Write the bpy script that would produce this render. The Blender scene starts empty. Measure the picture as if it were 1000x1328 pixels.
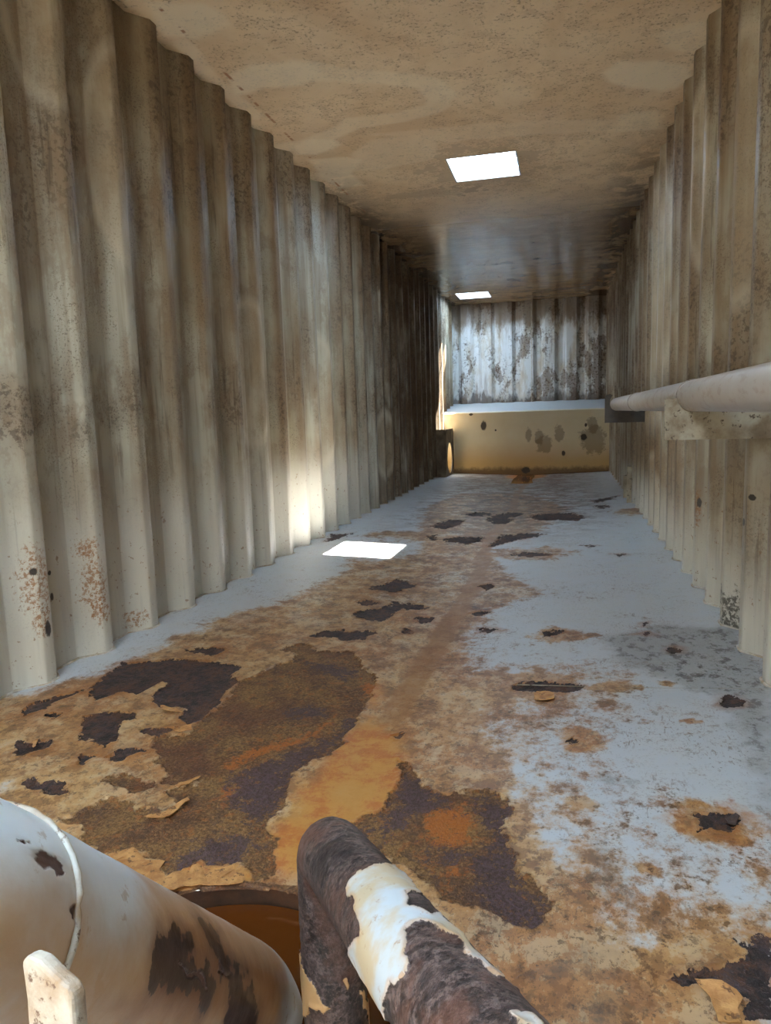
import bpy, bmesh, math, random
import numpy as np
from mathutils import Vector, Matrix

S = bpy.context.scene
COL = S.collection
random.seed(4)
# ------------------------------------------------------------------ camera, world, sun, exposure
cam_d = bpy.data.cameras.new('camera')
cam = bpy.data.objects.new('camera', cam_d); COL.objects.link(cam)
RX = Vector((0.97057615, 0.23874212, -0.03137099)); UP = Vector((-0.00152388, 0.1363686, 0.990657)); FW = Vector((-0.24078957, 0.96146025, -0.13271993))
mw = Matrix((RX, UP, -FW)).transposed().to_4x4(); mw.translation = Vector((1.7293, 0, 0.8824))
cam.matrix_world = mw
cam_d.sensor_fit = 'VERTICAL'; cam_d.sensor_height = 24; cam_d.lens = 932.96 / 1328 * 24
cam_d.clip_start = 0.02; cam_d.clip_end = 200
S.camera = cam
S.view_settings.view_transform = 'Standard'; S.view_settings.look = 'None'; S.view_settings.gamma = 1
S.view_settings.use_curve_mapping = False; S.view_settings.exposure = 0.42

w = bpy.data.worlds.new('sky'); S.world = w; w.use_nodes = True
wt = w.node_tree; bg = wt.nodes['Background']
bg.inputs[0].default_value = (0.55, 0.76, 1.0, 1); bg.inputs[1].default_value = 31.0

sun_d = bpy.data.lights.new('sun', 'SUN'); sun_d.energy = 135; sun_d.angle = 0.0093; sun_d.color = (1, 0.97, 0.92)
sun = bpy.data.objects.new('sun', sun_d); COL.objects.link(sun)
SUN = Vector((0.745, 0.74, 2.6)).normalized()
sun.rotation_euler = SUN.to_track_quat('Z', 'Y').to_euler(); sun.location = (5, 5, 12)

W, H, YN, YF = 2.35, 2.60, -0.75, 11.85     # tank inside width, height, near end, far end
RIB, PER = 0.067, 0.329
SKY1 = (0.95, 1.41, 5.14, 5.64); SKY2 = (0.20, 0.66, 10.70, 11.21)
HATCH = (0.45, 1.55, -0.70, 0.05)           # unseen roof hatch over the camera, sized to set the foreground light

# ------------------------------------------------------------------ helpers
def lin(r, g, b):
    f = lambda c: ((c / 255 + 0.055) / 1.055) ** 2.4 if c > 10 else c / 255 / 12.92
    return (f(r), f(g), f(b), 1)

def obj(name, verts, faces, m=None, parent=None, smooth=False):
    me = bpy.data.meshes.new(name); me.from_pydata([tuple(v) for v in verts], [], faces); me.update()
    if m: me.materials.append(m)
    if smooth: me.polygons.foreach_set('use_smooth', [True] * len(me.polygons))
    o = bpy.data.objects.new(name, me); COL.objects.link(o)
    if parent: o.parent = parent
    return o

def link(name, me, parent=None, loc=(0, 0, 0), rot=(0, 0, 0), scale=None):
    o = bpy.data.objects.new(name, me); COL.objects.link(o); o.location = loc; o.rotation_euler = rot
    if scale: o.scale = scale
    if parent: o.parent = parent
    return o

def tag(o, label, cat, group=None):
    o['label'] = label; o['category'] = cat
    if group: o['group'] = group
    return o

def struct(o):
    o['kind'] = 'structure'; return o

def boxes(name, bs, m, parent=None, bevel=0.0):
    V, F = [], []
    for (x0, x1, y0, y1, z0, z1) in bs:
        n = len(V)
        V += [(x0, y0, z0), (x1, y0, z0), (x1, y1, z0), (x0, y1, z0), (x0, y0, z1), (x1, y0, z1), (x1, y1, z1), (x0, y1, z1)]
        F += [(n, n+3, n+2, n+1), (n+4, n+5, n+6, n+7), (n, n+1, n+5, n+4), (n+1, n+2, n+6, n+5), (n+2, n+3, n+7, n+6), (n+3, n, n+4, n+7)]
    o = obj(name, V, F, m, parent)
    if bevel:
        b = o.modifiers.new('bevel', 'BEVEL'); b.width = bevel; b.segments = 2
    return o

def grid(name, X, Y, Z, m, parent=None, keep=None, attrs=None, smooth=True):
    ny, nx = X.shape
    co = np.stack([X, Y, Z], -1).reshape(-1, 3).astype(np.float32)
    i = np.arange(ny * nx).reshape(ny, nx)
    q = np.stack([i[:-1, :-1], i[:-1, 1:], i[1:, 1:], i[1:, :-1]], -1).reshape(-1, 4)
    if keep is not None: q = q[keep.reshape(-1)]
    me = bpy.data.meshes.new(name)
    me.vertices.add(len(co)); me.vertices.foreach_set('co', co.ravel())
    me.loops.add(q.size); me.loops.foreach_set('vertex_index', q.ravel().astype(np.int32))
    me.polygons.add(len(q)); me.polygons.foreach_set('loop_start', np.arange(0, q.size, 4, dtype=np.int32))
    me.polygons.foreach_set('use_smooth', np.full(len(q), smooth))
    me.update(calc_edges=True)
    for k, v in (attrs or {}).items():
        a = me.attributes.new(k, 'FLOAT', 'POINT'); a.data.foreach_set('value', v.reshape(-1).astype(np.float32))
    me.materials.append(m)
    o = bpy.data.objects.new(name, me); COL.objects.link(o)
    if parent: o.parent = parent
    return o

def _h(ix, iy, s):
    n = (ix * 374761393 + iy * 668265263 + s * 1442695041) & 0xffffffff
    n = ((n ^ (n >> 13)) * 1274126177) & 0xffffffff
    return ((n ^ (n >> 16)) & 0xffff) / 65535.0
def vnoise(x, y, s=0):
    x0 = np.floor(x).astype(np.int64); y0 = np.floor(y).astype(np.int64)
    fx = x - x0; fy = y - y0; fx = fx*fx*(3-2*fx); fy = fy*fy*(3-2*fy)
    return (_h(x0, y0, s)*(1-fx) + _h(x0+1, y0, s)*fx)*(1-fy) + (_h(x0, y0+1, s)*(1-fx) + _h(x0+1, y0+1, s)*fx)*fy
def fbm(x, y, s=0, o=4):
    r = 0; a = 0.5; t = 0
    for k in range(o):
        r = r + a * vnoise(x * 2**k, y * 2**k, s + 7*k); t += a; a *= 0.55
    return r / t * 2 - 1
def sdf(px, py, poly, reach):
    """signed distance (+ inside), only where closer than reach; elsewhere -reach"""
    P = np.array(poly, float); out = np.full(px.shape, -reach)
    lo = P.min(0) - reach; hi = P.max(0) + reach
    m = (px > lo[0]) & (px < hi[0]) & (py > lo[1]) & (py < hi[1])
    if not m.any(): return out
    x = px[m]; y = py[m]; d = np.full(x.shape, 1e9); c = np.zeros(x.shape, bool)
    for i in range(len(P)):
        a = P[i-1]; b = P[i]; e = b - a
        t = np.clip(((x-a[0])*e[0] + (y-a[1])*e[1]) / (e@e + 1e-12), 0, 1)
        d = np.minimum(d, (x-a[0]-t*e[0])**2 + (y-a[1]-t*e[1])**2)
        if abs(e[1]) > 1e-9:
            c ^= ((a[1] > y) != (b[1] > y)) & (x < e[0]*(y-a[1])/e[1] + a[0])
    d = np.sqrt(d); out[m] = np.maximum(np.where(c, d, -d), -reach)
    return out
def union(px, py, polys, reach):
    r = np.full(px.shape, -reach)
    for p in polys: r = np.maximum(r, sdf(px, py, p, reach))
    return r
def sstep(a, b, x):
    t = np.clip((x-a)/(b-a), 0, 1); return t*t*(3-2*t)

# ------------------------------------------------------------------ node helpers
T = None
def mat(name):
    global T
    m = bpy.data.materials.new(name); m.use_nodes = True; T = m.node_tree
    return m, T.nodes['Principled BSDF']
def put(sock, v):
    if hasattr(v, 'is_output'): T.links.new(v, sock)
    else:
        try: sock.default_value = v
        except Exception: sock.default_value = (v, v, v)
def ma(op, a, b=0.0, c=0.0, clamp=False):
    n = T.nodes.new('ShaderNodeMath'); n.operation = op; n.use_clamp = clamp
    put(n.inputs[0], a); put(n.inputs[1], b); put(n.inputs[2], c); return n.outputs[0]
add = lambda a, b: ma('ADD', a, b)
sub = lambda a, b: ma('SUBTRACT', a, b)
mul = lambda a, b: ma('MULTIPLY', a, b)
mx = lambda a, b: ma('MAXIMUM', a, b)
def ss(v, a, b, lo=0.0, hi=1.0):
    n = T.nodes.new('ShaderNodeMapRange'); n.interpolation_type = 'SMOOTHSTEP'
    put(n.inputs['Value'], v); n.inputs['From Min'].default_value = min(a, b); n.inputs['From Max'].default_value = max(a, b)
    if a > b: lo, hi = hi, lo
    n.inputs['To Min'].default_value = lo; n.inputs['To Max'].default_value = hi; return n.outputs[0]
def cm(f, a, b, mode='MIX'):
    n = T.nodes.new('ShaderNodeMix'); n.data_type = 'RGBA'; n.blend_type = mode
    put(n.inputs[0], f); put(n.inputs[6], a); put(n.inputs[7], b); return n.outputs[2]
def pos():
    return T.nodes.new('ShaderNodeNewGeometry').outputs['Position']
def opos():
    return T.nodes.new('ShaderNodeTexCoord').outputs['Object']
def sc(v, s, off=(0, 0, 0)):
    n = T.nodes.new('ShaderNodeMapping'); put(n.inputs[0], v)
    n.inputs['Scale'].default_value = s if isinstance(s, tuple) else (s, s, s); n.inputs['Location'].default_value = off
    return n.outputs[0]
def noise(v, s=1.0, d=4.0, r=0.55, off=(0, 0, 0), dist=0.0):
    n = T.nodes.new('ShaderNodeTexNoise'); T.links.new(sc(v, s, off), n.inputs['Vector'])
    n.inputs['Scale'].default_value = 1; n.inputs['Detail'].default_value = d; n.inputs['Roughness'].default_value = r
    n.inputs['Distortion'].default_value = dist
    return n.outputs['Fac']
def xyz(v):
    n = T.nodes.new('ShaderNodeSeparateXYZ'); T.links.new(v, n.inputs[0]); return n.outputs
def attr(k):
    n = T.nodes.new('ShaderNodeAttribute'); n.attribute_name = k; return n.outputs['Fac']
def bump(h, strength=0.5, dist=0.002):
    n = T.nodes.new('ShaderNodeBump'); put(n.inputs['Height'], h); n.inputs['Strength'].default_value = strength
    n.inputs['Distance'].default_value = dist; return n.outputs[0]
def blob(a, b, ca, cb, ra, rb, n=None, k=0.35):
    """soft elliptical mask round (ca, cb) in two coordinates, edge broken by noise n"""
    d = ma('SQRT', add(ma('POWER', mul(sub(a, ca), 1/ra), 2.0), ma('POWER', mul(sub(b, cb), 1/rb), 2.0)))
    if n is not None: d = add(d, mul(sub(n, 0.5), k*4))
    return ss(d, 1.1, 0.75)

# ------------------------------------------------------------------ materials
def wall_material(side):
    m, b = mat('stained_wall_paint_' + side)
    p = pos(); x, y, z = xyz(p)
    low = noise(p, (1.1, 1.1, 0.55), 5, 0.6)
    streak = noise(p, (16.0, 16.0, 0.9), 4, 0.6, (3, 1, 2))
    spk = noise(p, 55.0, 3, 0.65)
    spk2 = noise(p, 26.0, 5, 0.7, (5, 5, 5))
    mid = noise(p, (5.0, 5.0, 3.0), 4, 0.6, (9, 3, 1))
    zone = noise(p, (2.2, 2.2, 1.4), 3, 0.5, (2, 7, 4))
    wav = mul(sub(noise(p, (2.5, 2.5, 0.3), 2), 0.5), 0.35)
    zz = add(z, wav)
    top = ss(zz, 1.55, 2.4)
    band = mul(ss(zz, 0.80, 0.93), ss(zz, 1.30, 1.02))
    c = cm(ss(low, 0.35, 0.7), lin(188, 185, 168), lin(156, 144, 117))
    c = cm(mul(ss(streak, 0.42, 0.66), 0.6), c, lin(136, 118, 94))
    if side == 'left':
        far = mul(ss(y, 5.8, 7.6), ss(y, 10.4, 9.9)); clean = mul(ss(z, 0.75, 0.35), ss(y, 7.5, 5.5))
    else:
        far = mul(ss(y, 6.0, 7.5), 0.35); clean = mul(ss(z, 0.45, 0.1), ss(y, 9.5, 7.5))
    dirt = add(add(mul(top, 0.55), mul(band, 0.55)), mul(far, 0.55))
    dirt = mul(dirt, ss(mid, 0.34, 0.60)); dirt = add(dirt, mul(ss(low, 0.48, 0.62), 0.35))
    dirt = mul(dirt, sub(1.0, mul(clean, 0.9)))
    crest = ss(x, -0.040, -0.008) if side == 'left' else ss(x, W+0.040, W+0.008)
    crest = mx(crest, ss(y, 3.4, 2.4)); crest = mx(crest, ss(y, 6.0, 7.5))
    dirt = mul(dirt, add(mul(crest, 0.85), 0.15))  # slopes kept cleaner than dirty crests; also paints in the light they catch
    c = cm(mul(mul(crest, ss(y, 2.6, 3.4)), mul(ss(y, 8.0, 6.0), mul(ss(low, 0.38, 0.55), sub(0.62, mul(clean, 0.3))))), c, lin(134, 110, 80))
    c = cm(dirt, c, lin(112, 92, 68))
    c = cm(mul(far, ss(streak, 0.3, 0.65)), c, lin(82, 62, 44))
    # speckled dark grime in the dirty zones
    g = mul(ss(add(mul(spk, 0.55), mul(spk2, 0.45)), 0.50, 0.57), ss(add(mul(zone, 0.8), mul(dirt, 0.30)), 0.40, 0.58))
    g = mul(g, sub(1.0, mul(clean, 0.8)))
    c = cm(mul(ss(zone, 0.42, 0.60), 0.45), c, lin(120, 96, 70))
    c = cm(mul(g, 0.62), c, lin(70, 56, 42))
    g2 = mul(ss(noise(p, 120.0, 3, 0.7), 0.55, 0.61), ss(add(mid, mul(dirt, 0.3)), 0.46, 0.62))
    c = cm(mul(g2, 0.55), c, lin(84, 66, 48))
    cl = ss(noise(p, (7.0, 7.0, 4.0), 6, 0.72, (7, 1, 7)), 0.50, 0.58)
    c = cm(mul(cl, mul(sub(1.0, clean), 0.32)), c, lin(122, 98, 72))
    drip = mul(ss(noise(p, (30.0, 30.0, 1.6), 4, 0.7, (8, 2, 5)), 0.56, 0.66), ss(zone, 0.40, 0.56))
    c = cm(mul(drip, 0.55), c, lin(78, 62, 46))
    c = cm(mul(clean, 0.65), c, lin(212, 208, 194))
    # washed, pale finger-shaped runs
    fing = [(2.35, 2.35, 0.16, 0.35), (2.72, 1.95, 0.13, 0.42), (3.95, 1.15, 0.16, 0.42), (5.2, 1.0, 0.2, 0.5), (7.1, 0.6, 0.25, 0.4)] if side == 'left' else \
           [(3.05, 1.75, 0.16, 0.5), (3.9, 2.0, 0.2, 0.5), (5.6, 0.2, 0.3, 0.35), (5.4, 1.7, 0.5, 0.9), (3.2, 0.35, 0.14, 0.3)]
    for (cy, cz, ry, rz) in fing:
        d = ma('SQRT', add(ma('POWER', mul(sub(y, cy), 1/ry), 2.0), ma('POWER', mul(sub(z, cz), 1/rz), 2.0)))
        rim = mul(ss(d, 0.80, 0.97), ss(d, 1.12, 1.0)); ins = ss(d, 1.02, 0.94)
        c = cm(mul(ins, 0.28), c, lin(196, 180, 152)); c = cm(mul(rim, 0.30), c, lin(214, 204, 182))
    # rust spots
    if side == 'left':
        spots = [(2.03, 0.36, 0.055, 0.11), (2.04, 0.22, 0.035, 0.05), (2.345, 0.27, 0.05, 0.11), (2.36, 0.17, 0.04, 0.05), (2.625, 0.055, 0.055, 0.035), (2.33, 0.42, 0.04, 0.04)]
        dark = [(2.055, 0.19, 0.016, 0.028), (2.02, 0.40, 0.012, 0.014), (2.17, 0.27, 0.010, 0.016), (2.17, 0.36, 0.008, 0.008)]
    else:
        spots = [(2.52, 0.30, 0.05, 0.16), (2.50, 0.06, 0.05, 0.10), (3.72, 0.40, 0.03, 0.10), (3.45, 0.05, 0.05, 0.02)]
        dark = [(2.515, 0.225, 0.035, 0.060), (2.62, 0.485, 0.018, 0.014), (2.76, 0.468, 0.018, 0.014), (2.71, 0.56, 0.012, 0.012), (3.70, 0.42, 0.012, 0.025), (2.93, 2.235, 0.035, 0.03), ]
    n2 = noise(p, 38.0, 5, 0.7, (1, 2, 3))
    n5 = noise(p, 70.0, 5, 0.75, (2, 2, 3))
    for s in spots: c = cm(mul(mul(blob(y, z, s[0], s[1], s[2], s[3]*1.1, n2, 0.6), ss(n5, 0.46, 0.56)), 0.8), c, lin(140, 88, 32))
    c = cm(mul(mul(ss(n2, 0.62, 0.66), ss(z, 0.8, 0.4)), 0.7), c, lin(124, 84, 46))
    for s in dark: c = cm(mul(blob(y, z, *s, n2, 0.35), 0.95), c, lin(34, 28, 26))
    if side == 'right': c = cm(mul(mul(blob(y, z, 3.02, 0.03, 0.14, 0.12, spk2, 0.8), ss(spk, 0.40, 0.55)), 0.85), c, lin(48, 42, 34))
    b.inputs['Roughness'].default_value = 0.5
    put(b.inputs['Roughness'], ss(dirt, 0, 0.6, 0.42, 0.75))
    put(b.inputs['Base Color'], c)
    put(b.inputs['Normal'], bump(add(mul(spk, 0.3), mul(mid, 1.2)), 0.5, 0.004))
    return m

M = {}
M['wall_left'] = wall_material('left')
M['wall_right'] = wall_material('right')

def simple(name, col, col2, scale=8.0, rough=0.55, metal=0.0, spot=None, spotcol=None, bmp=0.002, world=True):
    m, b = mat(name); p = pos() if world else opos()
    n = noise(p, scale, 5, 0.6); c = cm(ss(n, 0.35, 0.68), col, col2)
    if spot: c = cm(ss(noise(p, spot, 5, 0.7, (4, 2, 8)), 0.56, 0.64), c, spotcol)
    put(b.inputs['Base Color'], c); b.inputs['Roughness'].default_value = rough; b.inputs['Metallic'].default_value = metal
    put(b.inputs['Normal'], bump(noise(p, scale*8, 4, 0.6), 0.5, bmp)); return m

M['weld'] = simple('pale_weld_bead', lin(205, 200, 188), lin(170, 150, 120), 20, 0.5)
M['outside'] = simple('sandy_ground', lin(190, 170, 140), lin(160, 140, 115), 1)
M['grating'] = simple('galvanised_bar', lin(190, 192, 195), lin(150, 150, 150), 20, 0.4)
M['chip'] = simple('tan_paint_flake', lin(196, 148, 92), lin(160, 110, 62), 30, 0.6, 0, 60, lin(110, 76, 48))
M['chip_white'] = simple('white_paint_flake', lin(196, 200, 200), lin(176, 158, 132), 30, 0.5)
M['gusset'] = simple('stained_gusset_paint', lin(188, 182, 168), lin(150, 118, 84), 22, 0.5, 0, 60, lin(96, 66, 44))
M['chip_dark'] = simple('dark_rust_flake', lin(50, 40, 38), lin(84, 62, 50), 30, 0.5)
M['bracket'] = simple('grimy_bracket_paint', lin(172, 162, 138), lin(120, 106, 84), 5, 0.55, 0, 34, lin(72, 60, 46))
M['saddle'] = simple('grimy_saddle_paint', lin(176, 168, 148), lin(116, 98, 74), 9, 0.55, 0, 40, lin(78, 64, 48))
M['bracket_dark'] = simple('dark_bracket_paint', lin(78, 68, 58), lin(50, 44, 38), 7, 0.6)
M['sump'] = simple('rusted_sump_wall', lin(70, 44, 26), lin(38, 26, 20), 14, 0.6)
M['box_plate'] = simple('baffle_plate_paint', lin(128, 112, 90), lin(80, 66, 50), 7, 0.6)

def bench_material():
    m, b = mat('yellowed_bench_paint'); p = pos(); x, y, z = xyz(p)
    n = noise(p, 3.0, 5, 0.6); n2 = noise(p, 14.0, 5, 0.7)
    c = cm(n, lin(242, 236, 212), lin(222, 206, 164))
    c = cm(mul(ss(z, 0.55, 0.08), 0.8), c, lin(206, 160, 74))
    c = cm(mul(ss(add(z, mul(sub(n2, 0.5), 0.14)), 0.10, 0.02), 0.8), c, lin(92, 60, 22))
    for s in [(1.38, 0.50, 0.07, 0.10), (1.45, 0.40, 0.12, 0.13), (1.66, 0.55, 0.07, 0.12), (2.13, 0.45, 0.19, 0.22), (2.12, 0.66, 0.08, 0.12), (1.23, 0.55, 0.05, 0.10)]:
        c = cm(mul(blob(x, z, *s, n2, 0.5), 0.55), c, lin(118, 92, 52))
    for s in [(0.585, 0.69, 0.045, 0.07), (0.755, 0.62, 0.014, 0.016), (2.0, 0.49, 0.048, 0.045), (1.72, 0.265, 0.028, 0.045), (1.19, 0.03, 0.07, 0.05), (0.40, 0.86, 0.03, 0.02), (2.03, 0.66, 0.02, 0.03)]:
        c = cm(mul(blob(x, z, *s, n2, 0.3), 0.95), c, lin(44, 32, 22))
    c = cm(mul(ss(y, 10.69, 10.72), 1.0), c, cm(n2, lin(205, 214, 222), lin(188, 190, 186)))  # ledge top tinted blue-white: the far skylight painted into its colour
    put(b.inputs['Base Color'], c); b.inputs['Roughness'].default_value = 0.45
    put(b.inputs['Normal'], bump(n2, 0.4, 0.003)); return m
M['bench'] = bench_material()

def back_material():
    m, b = mat('stained_back_wall_paint'); p = pos(); x, y, z = xyz(p)
    n = noise(p, (6, 6, 2.2), 5, 0.65); st = noise(p, (14, 14, 1.2), 4, 0.6); sp = noise(p, 30.0, 4, 0.7); n3 = noise(p, (3.2, 3.2, 1.6), 4, 0.6, (4, 4, 4))
    c = cm(ss(n, 0.42, 0.68), lin(222, 226, 226), lin(196, 186, 168))
    c = cm(mul(ss(st, 0.54, 0.70), 0.5), c, lin(120, 100, 78))
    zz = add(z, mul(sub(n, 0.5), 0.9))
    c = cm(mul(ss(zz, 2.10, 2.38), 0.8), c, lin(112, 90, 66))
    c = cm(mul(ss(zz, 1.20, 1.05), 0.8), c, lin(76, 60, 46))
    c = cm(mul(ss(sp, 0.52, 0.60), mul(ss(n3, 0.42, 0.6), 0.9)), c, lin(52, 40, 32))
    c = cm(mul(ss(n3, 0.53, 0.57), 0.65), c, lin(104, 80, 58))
    put(b.inputs['Base Color'], c); b.inputs['Roughness'].default_value = 0.5; return m
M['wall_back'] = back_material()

def ceiling_material():
    m, b = mat('stained_ceiling_paint'); p = pos(); x, y, z = xyz(p)
    n = noise(p, (1.3, 0.9, 1), 5, 0.6, dist=0.6); n2 = noise(p, 9.0, 6, 0.7); n3 = noise(p, 60.0, 3, 0.6); n4 = noise(p, (3.0, 7.0, 1), 5, 0.65, (3, 8, 1), 0.8)
    c = cm(ss(n, 0.33, 0.68), lin(228, 204, 168), lin(202, 170, 130))
    c = cm(mul(ss(n2, 0.48, 0.66), 0.35), c, lin(168, 136, 102))
    c = cm(mul(ss(n3, 0.55, 0.62), mul(ss(n2, 0.42, 0.55), 0.6)), c, lin(118, 92, 66))
    wsh = attr('wash')
    c = cm(mul(wsh, 0.65), c, lin(240, 226, 198))
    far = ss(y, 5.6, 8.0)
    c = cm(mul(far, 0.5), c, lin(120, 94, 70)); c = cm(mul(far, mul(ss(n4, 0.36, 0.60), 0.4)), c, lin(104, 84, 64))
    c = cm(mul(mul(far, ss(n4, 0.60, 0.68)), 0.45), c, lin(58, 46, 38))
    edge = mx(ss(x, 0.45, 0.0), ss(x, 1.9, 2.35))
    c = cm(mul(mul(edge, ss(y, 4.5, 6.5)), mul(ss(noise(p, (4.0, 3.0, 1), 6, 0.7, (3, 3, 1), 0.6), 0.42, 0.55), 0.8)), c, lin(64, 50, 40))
    # broken rust line of a seam weld
    ln = mul(ss(ma('ABSOLUTE', sub(x, 0.085)), 0.012, 0.004), ss(noise(p, (3, 14, 1), 3, 0.6), 0.5, 0.58))
    c = cm(mul(ln, mul(ss(y, 7.0, 5.5), 0.85)), c, lin(150, 88, 36))
    for (cx, cy, rx, ry) in [(1.18, 5.39, 0.42, 0.45), (0.72, 5.85, 0.35, 0.12)]:
        c = cm(mul(blob(x, y, cx, cy, rx, ry, n2, 1.2), 0.35), c, lin(110, 86, 64))
    put(b.inputs['Base Color'], c)
    put(b.inputs['Roughness'], ss(y, 5.5, 7.5, 0.5, 0.19))
    put(b.inputs['Normal'], bump(mul(add(n3, mul(n2, 2.0)), ss(y, 7.0, 5.5, 0.05, 1.0)), 0.25, 0.002)); return m
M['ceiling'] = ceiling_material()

def floor_material():
    m, b = mat('rusted_floor_paint'); p = pos(); x, y, z = xyz(p)
    bare = attr('bare'); scale = attr('scale'); stain = attr('stain'); org = attr('orange'); dirt = attr('dirt'); purp = attr('purple'); oliv = attr('orange_rust'); chan = attr('channel')
    nf = noise(p, 130.0, 4, 0.65); nm = noise(p, 42.0, 5, 0.65, (2, 1, 3)); nl = noise(p, 11.0, 5, 0.6, (6, 3, 2)); nb = noise(p, 3.2, 4, 0.6, (1, 9, 2)); nv = noise(p, 300.0, 2, 0.5)
    jag = add(add(mul(sub(nm, 0.5), 0.026), mul(sub(nf, 0.5), 0.010)), mul(sub(noise(p, (21.0, 17.0, 1), 5, 0.7, (2, 8, 8)), 0.5), mul(ss(y, 1.5, 7.0, 0.05, 0.30), 1.0)))
    n24 = noise(p, (26.0, 22.0, 1), 6, 0.75, (9, 9, 3)); n60 = noise(p, (75.0, 60.0, 1), 5, 0.75, (6, 9, 3)); n12 = noise(p, (12.0, 9.0, 1), 6, 0.75, (5, 9, 7))
    # paint
    paint = cm(nl, lin(184, 192, 200), lin(194, 194, 190))
    grit = mul(ss(nf, 0.55, 0.63), ss(nl, 0.38, 0.58))
    paint = cm(mul(grit, 0.35), paint, lin(120, 112, 104))
    # rust-water staining
    sv = add(stain, mul(sub(nl, 0.5), 0.9)); sv = add(sv, mul(sub(nm, 0.5), 0.6)); sv = add(sv, mul(sub(nb, 0.5), 0.8)); sv = add(sv, mul(sub(n12, 0.5), 1.5))
    tan = cm(ss(nb, 0.35, 0.65), lin(182, 142, 88), lin(162, 108, 52))
    tan = cm(mul(ss(nl, 0.50, 0.64), 0.7), tan, lin(134, 88, 46))
    tan = cm(mul(ss(noise(p, (6.0, 5.0, 1), 6, 0.75, (4, 4, 9)), 0.53, 0.62), 0.6), tan, lin(120, 78, 44))
    tan = cm(mul(ss(nl, 0.42, 0.32), 0.5), tan, lin(192, 176, 148))
    c = cm(mul(ss(sv, 0.28, 0.72), 0.95), paint, tan)
    # scuffs, brown crusts
    inst = ss(sv, 0.3, 0.8); mid = mul(inst, ss(y, 2.4, 3.6)); n5 = noise(p, (5.0, 4.2, 1), 7, 0.75, (2, 9, 5)); n7 = noise(p, (6.5, 5.0, 1), 7, 0.78, (8, 1, 5))
    c = cm(mul(mul(mid, ss(n5, 0.49, 0.43)), 0.65), c, lin(204, 196, 178))
    c = cm(mul(mul(mid, ss(n7, 0.52, 0.57)), 0.75), c, lin(112, 66, 38))
    c = cm(mul(mul(mid, ss(n7, 0.60, 0.63)), 0.80), c, lin(62, 42, 34))
    c = cm(mul(mul(inst, ss(n12, 0.50, 0.44)), 0.40), c, lin(206, 186, 150))
    c = cm(mul(mul(inst, ss(n12, 0.53, 0.58)), 0.60), c, lin(112, 74, 42))
    c = cm(mul(mul(inst, ss(n24, 0.56, 0.60)), 0.60), c, lin(84, 58, 38))
    c = cm(mul(mul(ss(sv, 0.05, 0.5), ss(n60, 0.58, 0.62)), 0.55), c, lin(78, 60, 44))
    crust = mul(ss(add(nm, mul(sub(nl, 0.5), 0.6)), 0.60, 0.68), ss(add(sv, mul(nb, 0.3)), 0.25, 0.75))
    c = cm(mul(crust, 0.7), c, lin(92, 70, 48))
    scr = noise(p, (70.0, 20.0, 1), 3, 0.6, (7, 7, 1), 1.5)
    c = cm(mul(mul(ss(scr, 0.60, 0.66), ss(nb, 0.44, 0.6)), 0.55), c, lin(108, 88, 68))
    far = ss(y, 4.6, 7.0)
    mid_ = ss(ma('ABSOLUTE', sub(x, 1.18)), 1.15, 0.45); far = mul(far, mid_)
    c = cm(mul(far, mul(ss(noise(p, (4.0, 5.0, 1), 6, 0.72), 0.46, 0.56), 0.8)), c, lin(120, 84, 56))
    c = cm(mul(far, mul(ss(noise(p, (6.0, 7.0, 1), 6, 0.75, (3, 3, 3)), 0.53, 0.57), 0.9)), c, lin(58, 40, 32))
    c = cm(mul(far, mul(ss(noise(p, (9.0, 8.0, 1), 6, 0.75, (3, 9, 3)), 0.58, 0.62), 0.8)), c, lin(56, 50, 56))
    c = cm(mul(mul(ss(y, 7.8, 9.0), mid_), 0.45), c, lin(84, 74, 64))
    pits = mul(ss(noise(p, (85.0, 60.0, 1), 5, 0.75, (5, 1, 1)), 0.60, 0.64), ss(nb, 0.40, 0.58))
    c = cm(mul(pits, 0.75), c, lin(70, 56, 46))
    blot = mul(ss(noise(p, (24.0, 17.0, 1), 6, 0.75, (1, 5, 1)), 0.57, 0.63), ss(add(nb, mul(sv, 0.25)), 0.42, 0.66))
    c = cm(mul(blot, 0.6), c, lin(112, 86, 60))
    # dirt
    dv = ss(add(dirt, mul(sub(nl, 0.5), 0.8)), 0.3, 0.9)
    c = cm(mul(dv, 0.45), c, lin(104, 98, 90))
    c = cm(mul(dv, mul(ss(noise(p, (20.0, 14.0, 1), 6, 0.75, (2, 2, 7)), 0.50, 0.60), 0.75)), c, cm(ss(nm, 0.4, 0.6), lin(90, 84, 76), lin(52, 47, 43)))
    # channel of fine mud
    c = cm(mul(ss(add(chan, add(mul(sub(nm, 0.5), 0.9), mul(sub(nl, 0.5), 1.2))), 0.3, 0.9), 0.7), c, cm(nl, lin(156, 108, 58), lin(130, 86, 44)))
    # rust halo round each break of the paint
    halo = ss(add(bare, mul(sub(nl, 0.5), 0.05)), -0.040, 0.0)
    c = cm(mul(mul(halo, ss(nb, 0.35, 0.6)), 0.6), c, lin(150, 96, 48))
    # orange
    c = cm(mul(ss(add(org, mul(sub(nm, 0.5), 0.5)), 0.25, 0.75), 0.9), c, cm(ss(add(nl, mul(sub(n60, 0.5), 0.4)), 0.42, 0.62), lin(186, 134, 66), lin(172, 100, 42)))
    # thick scale (olive, brown, purple, orange)
    s = ss(add(scale, jag), -0.0008, 0.0012)
    sc1 = cm(ss(nl, 0.38, 0.62), lin(132, 98, 56), lin(104, 70, 42))
    sc1 = cm(mul(ss(nf, 0.46, 0.60), 0.6), sc1, lin(66, 46, 30))
    sc1 = cm(mul(ss(nf, 0.44, 0.36), 0.5), sc1, lin(166, 128, 78))
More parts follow.
